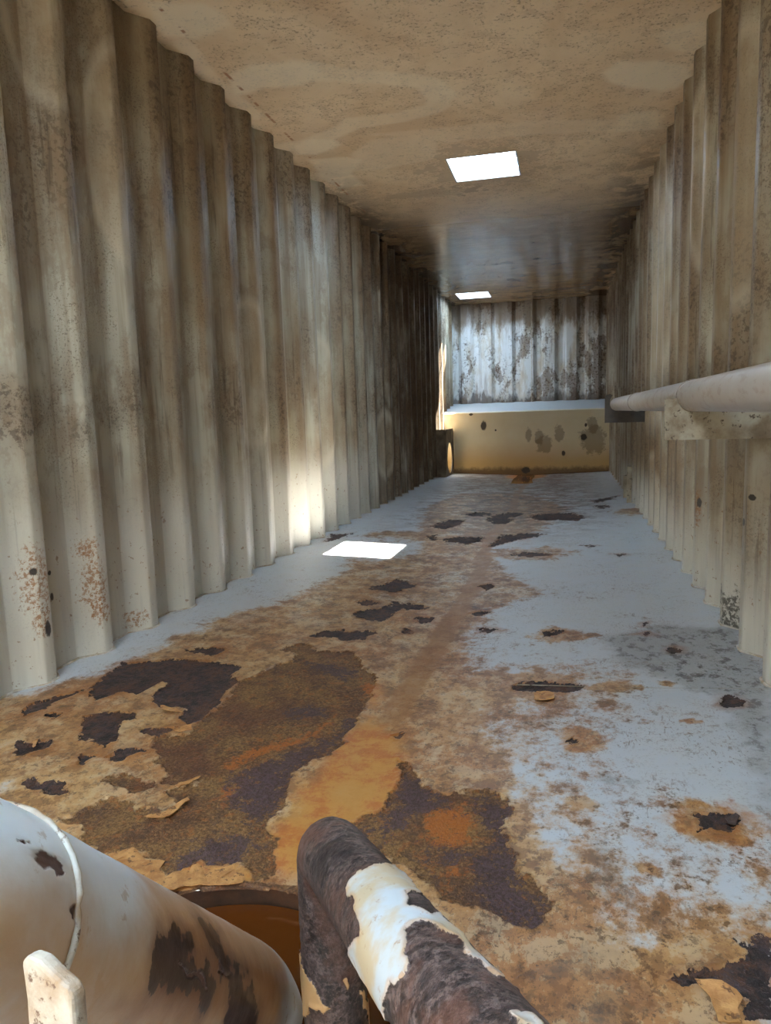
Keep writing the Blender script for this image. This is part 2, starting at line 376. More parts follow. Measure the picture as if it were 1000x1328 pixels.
    sc1 = cm(mul(ss(n12, 0.55, 0.60), 0.6), sc1, lin(74, 50, 40))
    sc1 = cm(mul(ss(nm, 0.55, 0.62), 0.6), sc1, lin(150, 92, 40))
    sc1 = cm(mul(ss(nb, 0.50, 0.64), 0.6), sc1, lin(88, 52, 34))
    sc1 = cm(mul(ss(noise(p, (18.0, 14.0, 1), 6, 0.75, (9, 5, 1)), 0.55, 0.61), 0.65), sc1, lin(66, 44, 34))
    sc1 = cm(mul(ss(add(oliv, add(mul(sub(n24, 0.5), 3.0), mul(sub(n60, 0.5), 1.6))), 0.42, 0.80), 0.85), sc1, cm(n60, lin(140, 76, 24), lin(186, 108, 34)))
    pp = mul(ss(add(purp, add(mul(sub(n24, 0.5), 3.4), mul(sub(n60, 0.5), 2.0))), 0.42, 0.74), 0.92)
    sc1 = cm(pp, sc1, cm(ss(nf, 0.4, 0.6), lin(50, 34, 32), lin(88, 69, 73)))
    c = cm(s, c, sc1)
    edge = mul(ss(add(scale, jag), -0.006, -0.001), sub(1.0, s))
    c = cm(mul(edge, 0.4), c, lin(96, 62, 34))
    # bare dark metal
    d = ss(add(bare, jag), -0.0008, 0.0010)
    dk = cm(ss(nm, 0.40, 0.60), lin(38, 30, 31), lin(76, 54, 46))
    dk = cm(mul(ss(n12, 0.51, 0.57), 0.75), dk, lin(92, 60, 40))
    dk = cm(mul(ss(n24, 0.54, 0.60), 0.6), dk, lin(64, 56, 62))
    dk = cm(mul(ss(n12, 0.46, 0.40), 0.7), dk, lin(26, 22, 24))
    dk = cm(mul(ss(nf, 0.57, 0.66), 0.5), dk, lin(112, 98, 100))
    c = cm(d, c, dk)
    put(b.inputs['Base Color'], c)
    r = cm(mx(s, d), (0.42, 0.42, 0.42, 1), cm(nf, (0.45, 0.45, 0.45, 1), (0.85, 0.85, 0.85, 1)))
    put(b.inputs['Roughness'], r)
    rough_h = mul(mx(s, d), add(mul(nf, 1.4), mul(nm, 1.8)))
    h = add(add(rough_h, mul(mx(s, d), -0.9)), add(mul(nl, 0.6), mul(crust, 0.25)))
    h = add(h, mul(nv, mul(mx(s, d), 0.35)))
    put(b.inputs['Normal'], bump(h, 0.9, 0.0035)); return m
M['floor'] = floor_material()

# ------------------------------------------------------------------ shape data, metres on the floor / ceiling / along each pipe
BARE = [[(0.166,2.042),(0.149,2.133),(0.145,2.235),(0.127,2.287),(0.177,2.288),(0.247,2.338),(0.313,2.37),(0.35,2.348),(0.422,2.386),(0.503,2.355),(0.578,2.366),(0.577,2.269),(0.621,2.203),(0.616,2.127),(0.654,2.034),(0.64,1.966),(0.651,1.893),(0.63,1.858),(0.578,1.903),(0.562,1.96),(0.507,1.952),(0.448,1.968),(0.4,2.034),(0.402,2.08),(0.409,2.146),(0.366,2.153),(0.363,2.07),(0.356,2.022),(0.271,2.024),(0.26,1.978),(0.246,1.941),(0.203,1.97)],[(0.287,1.825),(0.319,1.849),(0.342,1.876),(0.373,1.894),(0.439,1.881),(0.453,1.863),(0.422,1.831),(0.438,1.778),(0.484,1.723),(0.474,1.677),(0.418,1.692),(0.382,1.696)],[(0.08,1.825),(0.065,1.866),(0.078,1.896),(0.1,1.925),(0.107,1.955),(0.13,1.985),(0.16,2.001),(0.156,1.951),(0.132,1.903),(0.134,1.845),(0.113,1.799)],[(0.164,1.804),(0.174,1.831),(0.212,1.82),(0.208,1.789)],[(0.259,1.575),(0.232,1.617),(0.216,1.652),(0.261,1.63),(0.269,1.653),(0.304,1.662),(0.33,1.618),(0.306,1.592),(0.28,1.561)],[(0.385,1.432),(0.388,1.457),(0.408,1.469),(0.442,1.457),(0.469,1.474),(0.503,1.473),(0.526,1.439),(0.526,1.416),(0.473,1.425),(0.435,1.429)],[(0.274,2.454),(0.324,2.507),(0.439,2.519),(0.429,2.453),(0.401,2.426),(0.323,2.443)],[(0.514,1.785),(0.55,1.822),(0.605,1.837),(0.6,1.805),(0.579,1.775),(0.54,1.764)],[(0.515,1.614),(0.524,1.65),(0.54,1.679),(0.607,1.677),(0.576,1.647),(0.567,1.605),(0.538,1.602)],[(0.461,1.563),(0.444,1.612),(0.49,1.612),(0.479,1.586),(0.479,1.557)],[(1.236,1.924),(1.267,1.946),(1.274,1.917),(1.251,1.91)],[(0.695,2.76),(0.733,2.825),(0.805,2.872),(0.841,2.866),(0.895,2.92),(0.961,2.899),(0.932,2.847),(0.922,2.791),(0.858,2.752),(0.801,2.773),(0.744,2.742)],[(0.775,3.152),(0.806,3.208),(0.886,3.231),(0.9,3.29),(0.915,3.367),(0.986,3.379),(1.041,3.395),(1.094,3.338),(1.062,3.287),(0.976,3.291),(0.953,3.202),(0.95,3.085),(0.863,3.036),(0.805,3.082)],[(0.715,3.657),(0.787,3.713),(0.78,3.784),(0.823,3.834),(0.965,3.782),(0.964,3.701),(0.89,3.68),(0.879,3.592),(0.797,3.585),(0.746,3.579)],[(0.731,3.337),(0.786,3.39),(0.853,3.379),(0.85,3.334),(0.774,3.291)],[(0.647,5.737),(0.744,6.133),(0.879,6.129),(0.89,5.811),(0.799,5.586)],[(0.854,5.161),(0.987,5.335),(1.161,5.336),(1.152,5.153),(1.06,5.002),(0.994,5.075)],[(1.209,4.997),(1.258,5.206),(1.265,5.456),(1.437,5.476),(1.596,5.411),(1.503,5.293),(1.4,5.15),(1.279,4.972)],[(1.38,4.681),(1.476,4.747),(1.627,4.648),(1.64,4.583),(1.509,4.562)],[(0.829,6.496),(0.948,6.689),(1.094,6.656),(1.048,6.416),(0.918,6.351)],[(1.079,6.283),(1.138,6.567),(1.228,6.76),(1.378,6.613),(1.353,6.446),(1.256,6.376),(1.321,6.154),(1.254,5.976),(1.152,6.038)],[(1.425,6.355),(1.551,6.564),(1.72,6.541),(1.926,6.246),(1.813,6.075),(1.658,6.071),(1.53,6.168)],[(1.373,2.988),(1.418,3.033),(1.467,2.977),(1.411,2.933)],[(1.632,2.967),(1.694,2.983),(1.726,3.011),(1.744,2.967),(1.695,2.914),(1.649,2.903)],[(1.557,2.336),(1.587,2.373),(1.65,2.394),(1.701,2.376),(1.795,2.374),(1.782,2.325),(1.715,2.305),(1.654,2.291),(1.592,2.294)],[(1.848,4.914),(1.91,4.932),(1.97,4.881),(1.894,4.823)],[(2.014,4.598),(2.103,4.574),(2.051,4.484)],[(1.979,7.385),(2.133,7.522),(2.294,7.696),(2.218,7.393),(2.044,7.177)],[(1.999,6.931),(2.122,6.975),(2.128,6.78),(2.042,6.754)],[(2.094,2.747),(2.126,2.784),(2.148,2.766),(2.138,2.696),(2.108,2.695)],[(2.023,2.922),(2.055,2.953),(2.078,2.933),(2.05,2.902)],[(2.046,3.077),(2.07,3.088),(2.056,3.033)],[(1.073,3.138),(1.155,3.18),(1.152,3.098),(1.096,3.07)],[(1.306,3.256),(1.356,3.295),(1.385,3.267),(1.348,3.203)],[(0.707,5.251),(0.771,5.305),(0.835,5.107),(0.767,5.086)],[(1.281,3.79),(1.327,3.84),(1.364,3.785),(1.331,3.701)],[(1.043,2.949),(1.072,2.975),(1.099,2.926),(1.073,2.891)],[(-0.94,8.86),(-0.88,9.107),(-0.651,8.744),(-0.699,8.38)],[(0.006,5.162),(0.161,5.263),(0.109,4.938),(0.053,4.841)],[(1.998,1.602),(2.019,1.609),(2.05,1.607),(2.094,1.613),(2.111,1.603),(2.101,1.584),(2.09,1.567),(2.078,1.544),(2.063,1.535),(2.038,1.545),(2.019,1.541),(2.001,1.524),(2.013,1.55),(2.014,1.584)],[(2.19,2.276),(2.218,2.309),(2.248,2.311),(2.257,2.266),(2.237,2.22),(2.192,2.209)],[(1.748,1.958),(1.761,1.979),(1.764,1.94),(1.746,1.922)],[(1.896,1.108),(1.912,1.123),(1.928,1.134),(1.946,1.134),(1.965,1.147),(1.983,1.148),(2.006,1.163),(2.02,1.174),(2.021,1.191),(2.017,1.209),(2.038,1.215),(2.061,1.225),(2.077,1.23),(2.029,1.041),(1.989,1.034),(1.991,1.063),(1.992,1.081),(1.982,1.089),(1.967,1.096),(1.948,1.097),(1.928,1.098),(1.911,1.099)],[(1.468,1.304),(1.475,1.32),(1.486,1.304),(1.483,1.288)]]
SCALE = [[(0.636,2.578),(0.649,2.632),(0.708,2.658),(0.774,2.615),(0.843,2.61),(0.923,2.617),(0.967,2.548),(1.005,2.47),(1.05,2.418),(1.083,2.347),(1.098,2.239),(1.102,2.121),(1.113,2.016),(1.113,1.93),(1.111,1.838),(1.105,1.799),(1.067,1.742),(1.046,1.691),(1.043,1.626),(1.059,1.57),(1.077,1.518),(1.073,1.472),(1.053,1.424),(1.081,1.383),(1.112,1.376),(1.131,1.307),(1.16,1.26),(1.125,1.238),(1.08,1.28),(1.033,1.282),(1.032,1.256),(0.984,1.269),(0.965,1.236),(0.944,1.202),(0.922,1.218),(0.906,1.249),(0.87,1.253),(0.838,1.274),(0.817,1.247),(0.78,1.237),(0.722,1.256),(0.689,1.281),(0.659,1.321),(0.61,1.322),(0.588,1.336),(0.613,1.36),(0.637,1.411),(0.634,1.439),(0.701,1.438),(0.745,1.412),(0.772,1.429),(0.814,1.395),(0.851,1.458),(0.814,1.467),(0.771,1.494),(0.785,1.517),(0.819,1.556),(0.82,1.577),(0.773,1.538),(0.73,1.543),(0.721,1.579),(0.683,1.613),(0.663,1.616),(0.642,1.665),(0.576,1.747),(0.585,1.776),(0.63,1.788),(0.668,1.812),(0.644,1.856),(0.651,1.893),(0.661,2.036),(0.623,2.203),(0.659,2.292),(0.686,2.413),(0.732,2.461),(0.715,2.526)],[(0.575,1.498),(0.577,1.528),(0.595,1.546),(0.625,1.554),(0.673,1.534),(0.721,1.531),(0.725,1.505),(0.707,1.481),(0.641,1.495)],[(1.027,1.188),(1.094,1.23),(1.238,1.213),(1.25,1.18),(1.041,1.131)],[(1.289,1.799),(1.314,1.775),(1.339,1.739),(1.366,1.711),(1.395,1.661),(1.425,1.63),(1.459,1.628),(1.494,1.647),(1.526,1.654),(1.569,1.646),(1.599,1.617),(1.613,1.581),(1.61,1.556),(1.596,1.538),(1.596,1.507),(1.605,1.478),(1.619,1.461),(1.615,1.443),(1.626,1.416),(1.632,1.384),(1.64,1.353),(1.647,1.331),(1.67,1.326),(1.689,1.299),(1.707,1.282),(1.716,1.256),(1.708,1.241),(1.691,1.229),(1.695,1.204),(1.675,1.191),(1.655,1.19),(1.627,1.204),(1.608,1.216),(1.586,1.229),(1.564,1.235),(1.524,1.233),(1.497,1.261),(1.423,1.323),(1.351,1.381),(1.314,1.362),(1.237,1.44),(1.273,1.508),(1.319,1.547),(1.317,1.637),(1.323,1.696)]]
STAIN = [[(-0.165,1.86),(0.04,1.972),(0.139,2.216),(0.171,2.658),(0.22,2.997),(0.377,3.179),(0.419,3.503),(0.482,3.996),(0.24,4.613),(0.266,5.331),(0.611,5.435),(0.445,7.04),(0.607,8.13),(1.29,8.288),(1.788,6.805),(1.55,5.543),(1.225,5.26),(1.371,4.188),(1.611,3.622),(1.406,3.334),(1.324,2.858),(1.429,2.498),(1.647,2.507),(1.803,2.438),(1.751,2.297),(1.522,2.098),(1.537,1.94),(1.634,1.729),(1.677,1.556),(1.744,1.418),(1.797,1.26),(1.88,1.174),(2.047,1.132),(2.039,0.955),(0.906,0.735)],[(1.766,1.139),(1.9,1.234),(2.091,1.262),(2.03,1.028),(1.696,0.972)]]
RINGS = [(2.045,1.578,0.125,0.105),(1.769,1.95,0.078,0.101),(1.77,1.62,0.048,0.042),(1.884,1.396,0.041,0.036),(1.897,2.352,0.142,0.07),(1.695,2.914,0.151,0.13),(2.268,6.457,0.184,0.247),(1.528,4.687,0.337,0.248),(0.848,2.314,0.159,0.109),(2.086,2.102,0.029,0.022),(2.044,2.394,0.043,0.035),(1.969,2.362,0.047,0.034)]
HALO = [(2.049,1.579,0.107,0.091),(1.765,1.95,0.053,0.07),(1.528,4.687,0.29,0.22),(1.169,5.255,0.337,0.303)]
ORANGE = [[(1.082,1.595),(1.106,1.663),(1.137,1.737),(1.155,1.789),(1.226,1.78),(1.273,1.844),(1.304,1.834),(1.332,1.702),(1.359,1.624),(1.362,1.482),(1.325,1.478),(1.383,1.283),(1.253,1.265),(1.183,1.266),(1.128,1.252),(1.069,1.365),(1.097,1.436),(1.1,1.506)],[(0.911,1.264),(0.984,1.269),(1.036,1.275),(1.107,1.26),(1.11,1.215),(0.967,1.185)],[(1.029,2.332),(1.055,2.399),(1.122,2.282),(1.142,2.148),(1.09,2.168)],[(1.098,1.883),(1.143,2.059),(1.279,1.892),(1.333,1.697),(1.327,1.514),(1.182,1.495),(1.106,1.658)]]
DIRT = [[(1.874,2.866),(2.096,3.055),(2.417,3.056),(2.404,2.467),(2.167,1.555),(2.152,1.644),(2.188,1.996),(2.187,2.291),(2.026,2.449),(1.914,2.597)],[(1.774,1.422),(1.822,1.455),(1.857,1.334),(1.878,1.271),(1.9,1.234),(1.824,1.264)],[(1.692,1.101),(1.767,1.148),(1.803,1.127),(1.741,1.076),(1.699,1.069)],[(1.729,1.05),(1.811,1.063),(1.807,1.004),(1.729,0.991)],[(1.819,1.729),(1.857,1.752),(1.9,1.734),(1.853,1.699)]]
PURPLE = [[(0.86,2.024),(0.902,2.091),(0.975,2.078),(1.004,2.032),(0.96,2.005),(0.9,1.989)],[(1.069,2.034),(1.113,2.016),(1.109,1.863),(1.066,1.777),(1.038,1.667),(1.068,1.534),(1.049,1.457),(1.035,1.356),(1.044,1.422),(0.946,1.502),(0.875,1.602),(0.929,1.682),(1.013,1.825),(1.078,1.921)],[(0.94,1.216),(0.928,1.268),(0.967,1.338),(1.04,1.388),(1.081,1.338),(1.036,1.275),(0.978,1.246)],[(0.79,2.477),(0.885,2.481),(1.015,2.409),(0.976,2.338),(0.854,2.386)],[(0.69,1.472),(0.747,1.488),(0.776,1.457),(0.739,1.429)],[(1.323,1.696),(1.366,1.711),(1.401,1.656),(1.431,1.622),(1.502,1.552),(1.455,1.563),(1.398,1.523),(1.346,1.438),(1.29,1.446),(1.333,1.566)],[(1.455,1.367),(1.478,1.425),(1.531,1.404),(1.514,1.348),(1.475,1.343)],[(1.537,1.643),(1.614,1.598),(1.614,1.472),(1.631,1.403),(1.643,1.329),(1.707,1.268),(1.688,1.203),(1.634,1.205),(1.573,1.249),(1.551,1.366),(1.584,1.439),(1.539,1.54)]]
ORANGE_RUST = [[(0.836,1.681),(0.87,1.762),(0.956,1.848),(1.015,1.961),(1.028,2.038),(1.03,1.994),(1.019,1.878),(0.957,1.785),(0.889,1.718),(0.872,1.656)],[(0.882,1.543),(0.915,1.613),(0.963,1.605),(0.927,1.497)],[(1.031,2.352),(1.106,2.315),(1.134,2.18),(1.076,2.216)],[(1.41,1.558),(1.495,1.602),(1.543,1.508),(1.535,1.433),(1.464,1.409),(1.417,1.477)],[(1.483,1.344),(1.528,1.363),(1.542,1.315),(1.497,1.308)]]  # orange rust areas within the thick scale
WASH = [([(0.096,3.605),(0.256,3.529),(0.454,3.536),(0.56,3.627),(0.56,3.711),(0.404,3.776),(0.18,3.797),(-0.001,3.805)],0.9),([(1.912,4.122),(1.982,4.042),(2.171,4.103),(2.334,4.223),(2.379,4.39),(2.295,4.488),(2.086,4.39),(1.958,4.253)],1),([(2.139,3.822),(2.297,3.768),(2.4,3.8),(2.396,4.053),(2.23,4.001)],0.7),([(0.059,4.559),(0.195,4.471),(0.322,4.541),(0.327,4.651),(0.144,4.76),(0.025,4.719)],0.9),([(0.057,4.851),(0.323,4.867),(0.401,4.971),(0.251,5.199),(0.259,5.476),(0.069,5.505),(0.018,5.204)],0.8),([(0.36,4.834),(0.543,4.643),(0.936,4.645),(0.922,5.075),(0.626,5.162),(0.291,5.161)],0.45),([(0.051,2.909),(0.262,2.975),(0.329,3.087),(0.304,3.176),(0.129,3.223),(-0.018,3.176)],0.9),([(0.566,4.558),(0.944,4.597),(1.315,4.623),(2.301,4.858),(2.322,5.024),(1.294,4.845),(1.001,4.84)],0.4),([(2.03,4.744),(2.247,4.759),(2.322,5.024),(2.046,4.995)],0.6)]
ARCS = [([(0.516,3.697),(0.764,3.821),(1.015,3.975),(1.086,4.162),(1.02,4.297),(0.805,4.359),(0.525,4.358),(0.165,4.554),(0.004,4.568)],0.09),([(0.029,3.263),(-0.016,3.658),(0.013,4.072)],0.06)]
R_PAINT = [[(0.836,0.1278),(0.828,0.1183),(0.824,0.1088),(0.828,0.0994),(0.824,0.0875),(0.808,0.0698),(0.824,0.0686),(0.82,0.0556),(0.848,0.058),(0.888,0.0662),(0.904,0.0615),(0.94,0.0627),(0.972,0.0686),(0.996,0.0674),(1.036,0.071),(1.06,0.0686),(1.084,0.0639),(1.084,0.0544),(1.076,0.0544),(1.084,0.0556),(1.084,0.0698),(1.072,0.0769),(1.048,0.0793),(1.016,0.0793),(0.996,0.084),(0.98,0.0911),(0.976,0.0994),(0.976,0.1065),(0.984,0.11),(1,0.1112),(1.008,0.1183),(1.024,0.123),(1.028,0.1289),(1.02,0.1431),(1.012,0.1526),(1.004,0.1656),(0.996,0.1834),(0.972,0.1834),(0.956,0.1834),(0.928,0.1834),(0.892,0.1834),(0.868,0.1822),(0.888,0.1656),(0.916,0.1479),(0.904,0.1372),(0.884,0.1337),(0.86,0.1325)],[(1.14,0.0899),(1.144,0.0852),(1.144,0.0769),(1.156,0.0769),(1.168,0.0757),(1.164,0.097)]]
R_HOLE = [[(0.912,0.0852),(0.904,0.0745),(0.9,0.0615),(0.912,0.0544),(0.948,0.058),(0.96,0.071),(0.968,0.0804),(0.956,0.0852),(0.948,0.0887),(0.944,0.0946),(0.932,0.0887)]]
R_TAN = [[(0.456,0.1633),(0.44,0.1668),(0.432,0.1822),(0.428,0.2011),(0.416,0.1999),(0.404,0.2035),(0.396,0.2224),(0.388,0.2082),(0.384,0.1857),(0.352,0.1597),(0.328,0.1597),(0.328,0.1597),(0.424,0.1597)],[(0.436,0.2413),(0.436,0.2484),(0.42,0.2437),(0.42,0.239)],[(0.408,0.2591),(0.4,0.2709),(0.356,0.2946),(0.324,0.2958),(0.316,0.2958)]]
W_BROWN = [[(1.592,0.3936),(1.72,0.3848),(1.84,0.3901),(1.96,0.3919),(2.1,0.3989),(2.06,0.4766),(1.832,0.4978),(1.544,0.4995),(1.456,0.4748),(1.504,0.4625),(1.552,0.4501),(1.564,0.4236)],[(1.352,0.4589),(1.372,0.4589),(1.42,0.4678),(1.488,0.5013),(1.416,0.5013),(1.372,0.4801)]]
W_BLACK = [[(1.564,0.4254),(1.62,0.4166),(1.656,0.4201),(1.596,0.4413),(1.636,0.4501),(1.588,0.4554),(1.556,0.4484),(1.544,0.436)],[(1.608,0.4395),(1.644,0.4413),(1.72,0.4466),(1.74,0.4466),(1.736,0.4625),(1.724,0.4678),(1.716,0.4501),(1.636,0.4448)],[(1.752,0.4236),(1.82,0.4307),(1.904,0.4484),(1.952,0.4695),(2.088,0.496),(1.9,0.4978),(1.816,0.4678),(1.804,0.4466),(1.76,0.4378)],[(1.704,0.3954),(1.796,0.3866),(1.748,0.406),(1.804,0.4166),(1.88,0.4254),(1.8,0.4325),(1.74,0.4183)]]
W_CHIP = [[(1.356,0.4078),(1.36,0.4025),(1.368,0.4007),(1.376,0.4007),(1.376,0.406),(1.376,0.4095),(1.368,0.4131),(1.364,0.4095),(1.36,0.4095)],[(1.38,0.4254),(1.388,0.4236),(1.392,0.4289),(1.384,0.4325)],[(1.344,0.3972),(1.348,0.3954),(1.352,0.3972),(1.348,0.4007)],[(1.612,0.4395),(1.644,0.4413),(1.684,0.4431),(1.72,0.4484),(1.708,0.4519),(1.66,0.4466),(1.632,0.4448)],[(1.752,0.4254),(1.768,0.4342),(1.8,0.4378),(1.788,0.4395),(1.744,0.436)]]
GUSSET = [(1.4546,0.2884,0.6054),(1.4601,0.2875,0.6097),(1.4692,0.2852,0.6104),(1.4809,0.2815,0.6066),(1.4909,0.2785,0.6043),(1.4945,0.277,0.5999),(1.4973,0.2727,0.5743),(1.4617,0.2802,0.5598),(1.4587,0.2848,0.5867)]
FLAKES = [([(0.839,1.267),(0.819,1.276),(0.785,1.236),(0.83,1.197),(0.915,1.175),(0.989,1.157),(0.998,1.179),(1.04,1.195),(1.076,1.208),(1.105,1.221),(1.089,1.252),(1.074,1.25),(1.059,1.27),(1.031,1.247),(1.009,1.246),(0.979,1.262),(0.976,1.235),(0.951,1.216),(0.944,1.199),(0.918,1.22),(0.909,1.251),(0.873,1.241)],0.012,'chip',(0,-1)),([(0.768,1.378),(0.816,1.415),(0.837,1.477),(0.848,1.467),(0.837,1.396),(0.805,1.383),(0.777,1.388)],0.006,'chip',(1,0)),([(0.774,1.531),(0.817,1.582),(0.82,1.567),(0.787,1.519)],0.006,'chip',(1,0)),([(0.601,1.816),(0.639,1.86),(0.668,1.812),(0.634,1.803)],0.008,'chip',(1,0)),([(0.473,1.962),(0.535,1.953),(0.576,1.917),(0.53,1.914),(0.502,1.925)],0.008,'chip',(0,-1)),([(1.928,1.098),(1.951,1.1),(1.967,1.096),(1.984,1.087),(1.992,1.074),(1.983,1.054),(1.983,1.033),(1.948,1.028),(1.946,1.07),(1.935,1.087)],0.012,'chip',(0,1)),([(2.071,1.595),(2.092,1.602),(2.098,1.583),(2.082,1.556),(2.071,1.565)],0.01,'chip_dark',(1,0)),([(0.253,1.648),(0.273,1.648),(0.301,1.606),(0.296,1.599)],0.008,'chip',(1,0))]
CHIP = (1.664,2.253)

# ------------------------------------------------------------------ floor
BENCH_Y = 10.68
m, b = mat('shallow_rust_water'); b.inputs['Base Color'].default_value = lin(120, 66, 24); b.inputs['Roughness'].default_value = 0.08; M['water_far'] = m
SX, SY, SR = 1.175, 0.92, 0.30            # sump
def floor_z(x): return -0.05 * np.maximum(0, 1 - np.abs(x - 1.19) / 1.19)
ys = [YN]
while ys[-1] < YF:
    yy = max(ys[-1], 0.8); ys.append(ys[-1] + (0.02 if ys[-1] < 0.75 else 0.00105 * yy * yy * (1.25 if yy < 3 else 1.6)))
ys = np.array(ys); xs = np.linspace(-0.07, W + 0.07, 860)
X, Y = np.meshgrid(xs, ys)
near = np.clip(Y / 3.0, 0.6, 2.2)
wx = X + (fbm(X*26/near, Y*26/near, 1, 5)) * 0.022 * near; wy = Y + (fbm(X*22/near, Y*18/near, 5, 5)) * 0.032 * near
bare = union(wx, wy, BARE, 0.06)
scale_ = union(wx, wy, SCALE, 0.06)
soft = lambda polys, r, wsc=1.0: sstep(-r, r, union(wx, wy, polys, r*1.05))
stain = np.maximum(soft(STAIN, 0.13), sstep(-0.55, 0.1, union(wx, wy, STAIN, 0.6))*0.62*sstep(1.0, 1.3, X)*sstep(3.4, 2.2, Y))
for (cx, cy, rx, ry) in RINGS:
    d = np.sqrt(((wx-cx)/rx)**2 + ((wy-cy)/ry)**2); stain = np.maximum(stain, sstep(1.4, 0.3, d + 0.5*fbm(X*18, Y*12, 15, 4))*0.8)
stain *= 1 - 0.75*sstep(1.5, 0.8, np.sqrt(((wx-0.42)/0.34)**2 + ((wy-4.7)/0.42)**2))  # stain thinned under the sun patch so its bounced light looks whiter
orange = soft(ORANGE, 0.10)
for (cx, cy, rx, ry) in HALO:
    d = np.sqrt(((wx-cx)/rx)**2 + ((wy-cy)/ry)**2); orange = np.maximum(orange, sstep(1.3, 0.75, d + 0.45*fbm(X*20, Y*14, 25, 4))*sstep(0.35, 0.75, d)*0.45)
orange = np.maximum(orange, 0.8*sstep(1.2, 0.6, np.sqrt(((wx-1.2)/0.33)**2 + ((wy-10.4)/0.5)**2)))
dirt = soft(DIRT, 0.12); purple = soft(PURPLE, 0.05); orange_rust = soft(ORANGE_RUST, 0.04)
cx_ = 1.235 + 0.02*np.sin(Y*2.1); chan = sstep(0.075, 0.03, np.abs(wx - cx_)) * sstep(1.6, 2.2, Y) * sstep(10.7, 10.0, Y) * (0.8 + 0.2*(Y < 7))
thick = np.where(np.maximum(bare, scale_) > 0, 0.0, 1.0)
lip = np.exp(-((np.maximum(bare, scale_) + 0.004) / 0.005)**2) * (0.5 + 0.5*fbm(X*40, Y*30, 9, 2))
jagz = fbm(X*60, Y*40, 3, 3)
Z = floor_z(X) + thick * 0.0025 + lip * 0.004 * np.clip(near, .8, 1.6) - (1-thick)*(0.001 + 0.0012*jagz) + 0.002*fbm(X*4, Y*3, 11, 3)
dist = np.hypot(X - SX, Y - SY)
inside = dist < SR
keep = ~(inside[:-1, :-1] & inside[:-1, 1:] & inside[1:, 1:] & inside[1:, :-1])
k = np.where(inside & (dist > SR - 0.03), SR / np.maximum(dist, 1e-6), 1.0)
X2 = SX + (X - SX) * k; Y2 = SY + (Y - SY) * k
scale_ = np.maximum(scale_, np.where((dist < SR + 0.018 + 0.02*fbm(X*14, Y*14, 21, 3)), 0.02, -0.06))
floor = struct(grid('floor', X2, Y2, Z, M['floor'], keep=keep, attrs=dict(bare=bare, scale=scale_, stain=stain, orange=orange, dirt=dirt, purple=purple, orange_rust=orange_rust, channel=chan)))

# sump: lining ring, bottom and standing water
def ring_wall(name, r, z0, z1, m, parent=None, n=96, cx=SX, cy=SY, rag=0.0):
    V, F = [], []
    for i in range(n):
        a = 2*math.pi*i/n; rr = r + (random.uniform(-rag, rag) if rag else 0)
        V += [(cx+rr*math.cos(a), cy+rr*math.sin(a), z0), (cx+(rr+0.004)*math.cos(a), cy+(rr+0.004)*math.sin(a), float(floor_z(np.array(cx+rr*math.cos(a))))+0.0005)]
    for i in range(n):
        j = (i+1) % n; F.append((2*i, 2*i+1, 2*j+1, 2*j))
    return V, F
V, F = ring_wall('sump', SR + 0.002, -0.34, -0.045, None)
F.append(tuple(range(0, 192, 2)))
sump = struct(obj('floor_sump', V, F, M['sump'], smooth=False))
m, b = mat('orange_rust_water'); p = pos(); n = noise(p, 6.0, 4, 0.6)
put(b.inputs['Base Color'], cm(n, lin(88, 46, 15), lin(68, 35, 12))); b.inputs['Roughness'].default_value = 0.06
b.inputs['IOR'].default_value = 1.33; put(b.inputs['Normal'], bump(noise(p, 9.0, 2), 0.08, 0.003)); M['water'] = m
V = [(SX, SY, -0.079)] + [(SX+(SR-0.001)*math.cos(2*math.pi*i/96), SY+(SR-0.001)*math.sin(2*math.pi*i/96), -0.079) for i in range(96)]
wa = obj('puddle', V, [(0, 1+i, 1+(i+1) % 96) for i in range(96)], M['water'])
V = [(SX + 0.30*math.cos(t)*(1+0.1*math.sin(3*t)), 10.02 + 0.66*math.sin(t), -0.0415) for t in np.linspace(0, 2*math.pi, 41)[:-1]]
V = [(a, min(c_, BENCH_Y - 0.004), e) for a, c_, e in V]
wb_ = obj('puddle', V, [tuple(range(40))], M['water_far'])
tag(wb_, 'shallow brown rusty puddle on the floor against the far bench', 'puddle')
tag(wa, 'still orange-brown rusty water standing in the round floor sump', 'water'); wa['kind'] = 'stuff'

# floor sheet seams
V, F = [], []
def weldline(name, pts, r, m, parent, wob=0.25, seg=6):
    V, F = [], []; P = [Vector(q) for q in pts]; t = None
    for i, q in enumerate(P):
        d = (P[min(i+1, len(P)-1)] - P[max(i-1, 0)]).normalized()
        a = d.cross(Vector((0, 0, 1)));
        if a.length < 0.1: a = d.cross(Vector((1, 0, 0)))
        a.normalize(); c = d.cross(a); rr = r * (1 + random.uniform(-wob, wob))
        for j in range(seg):
            t = 2*math.pi*j/seg; V.append(q + a*math.cos(t)*rr + c*math.sin(t)*rr)
        if i:
            for j in range(seg):
                k = (j+1) % seg; F.append(((i-1)*seg+j, (i-1)*seg+k, i*seg+k, i*seg+j))
    return obj(name, V, F, m, parent, smooth=True)
for ysm in (2.36, 5.0):
    weldline('seam', [(x_, ysm + 0.004*math.sin(x_*9), float(floor_z(np.array(x_))) + 0.0016) for x_ in np.linspace(1.35, W, 60)], 0.0012, M['bracket'], floor)

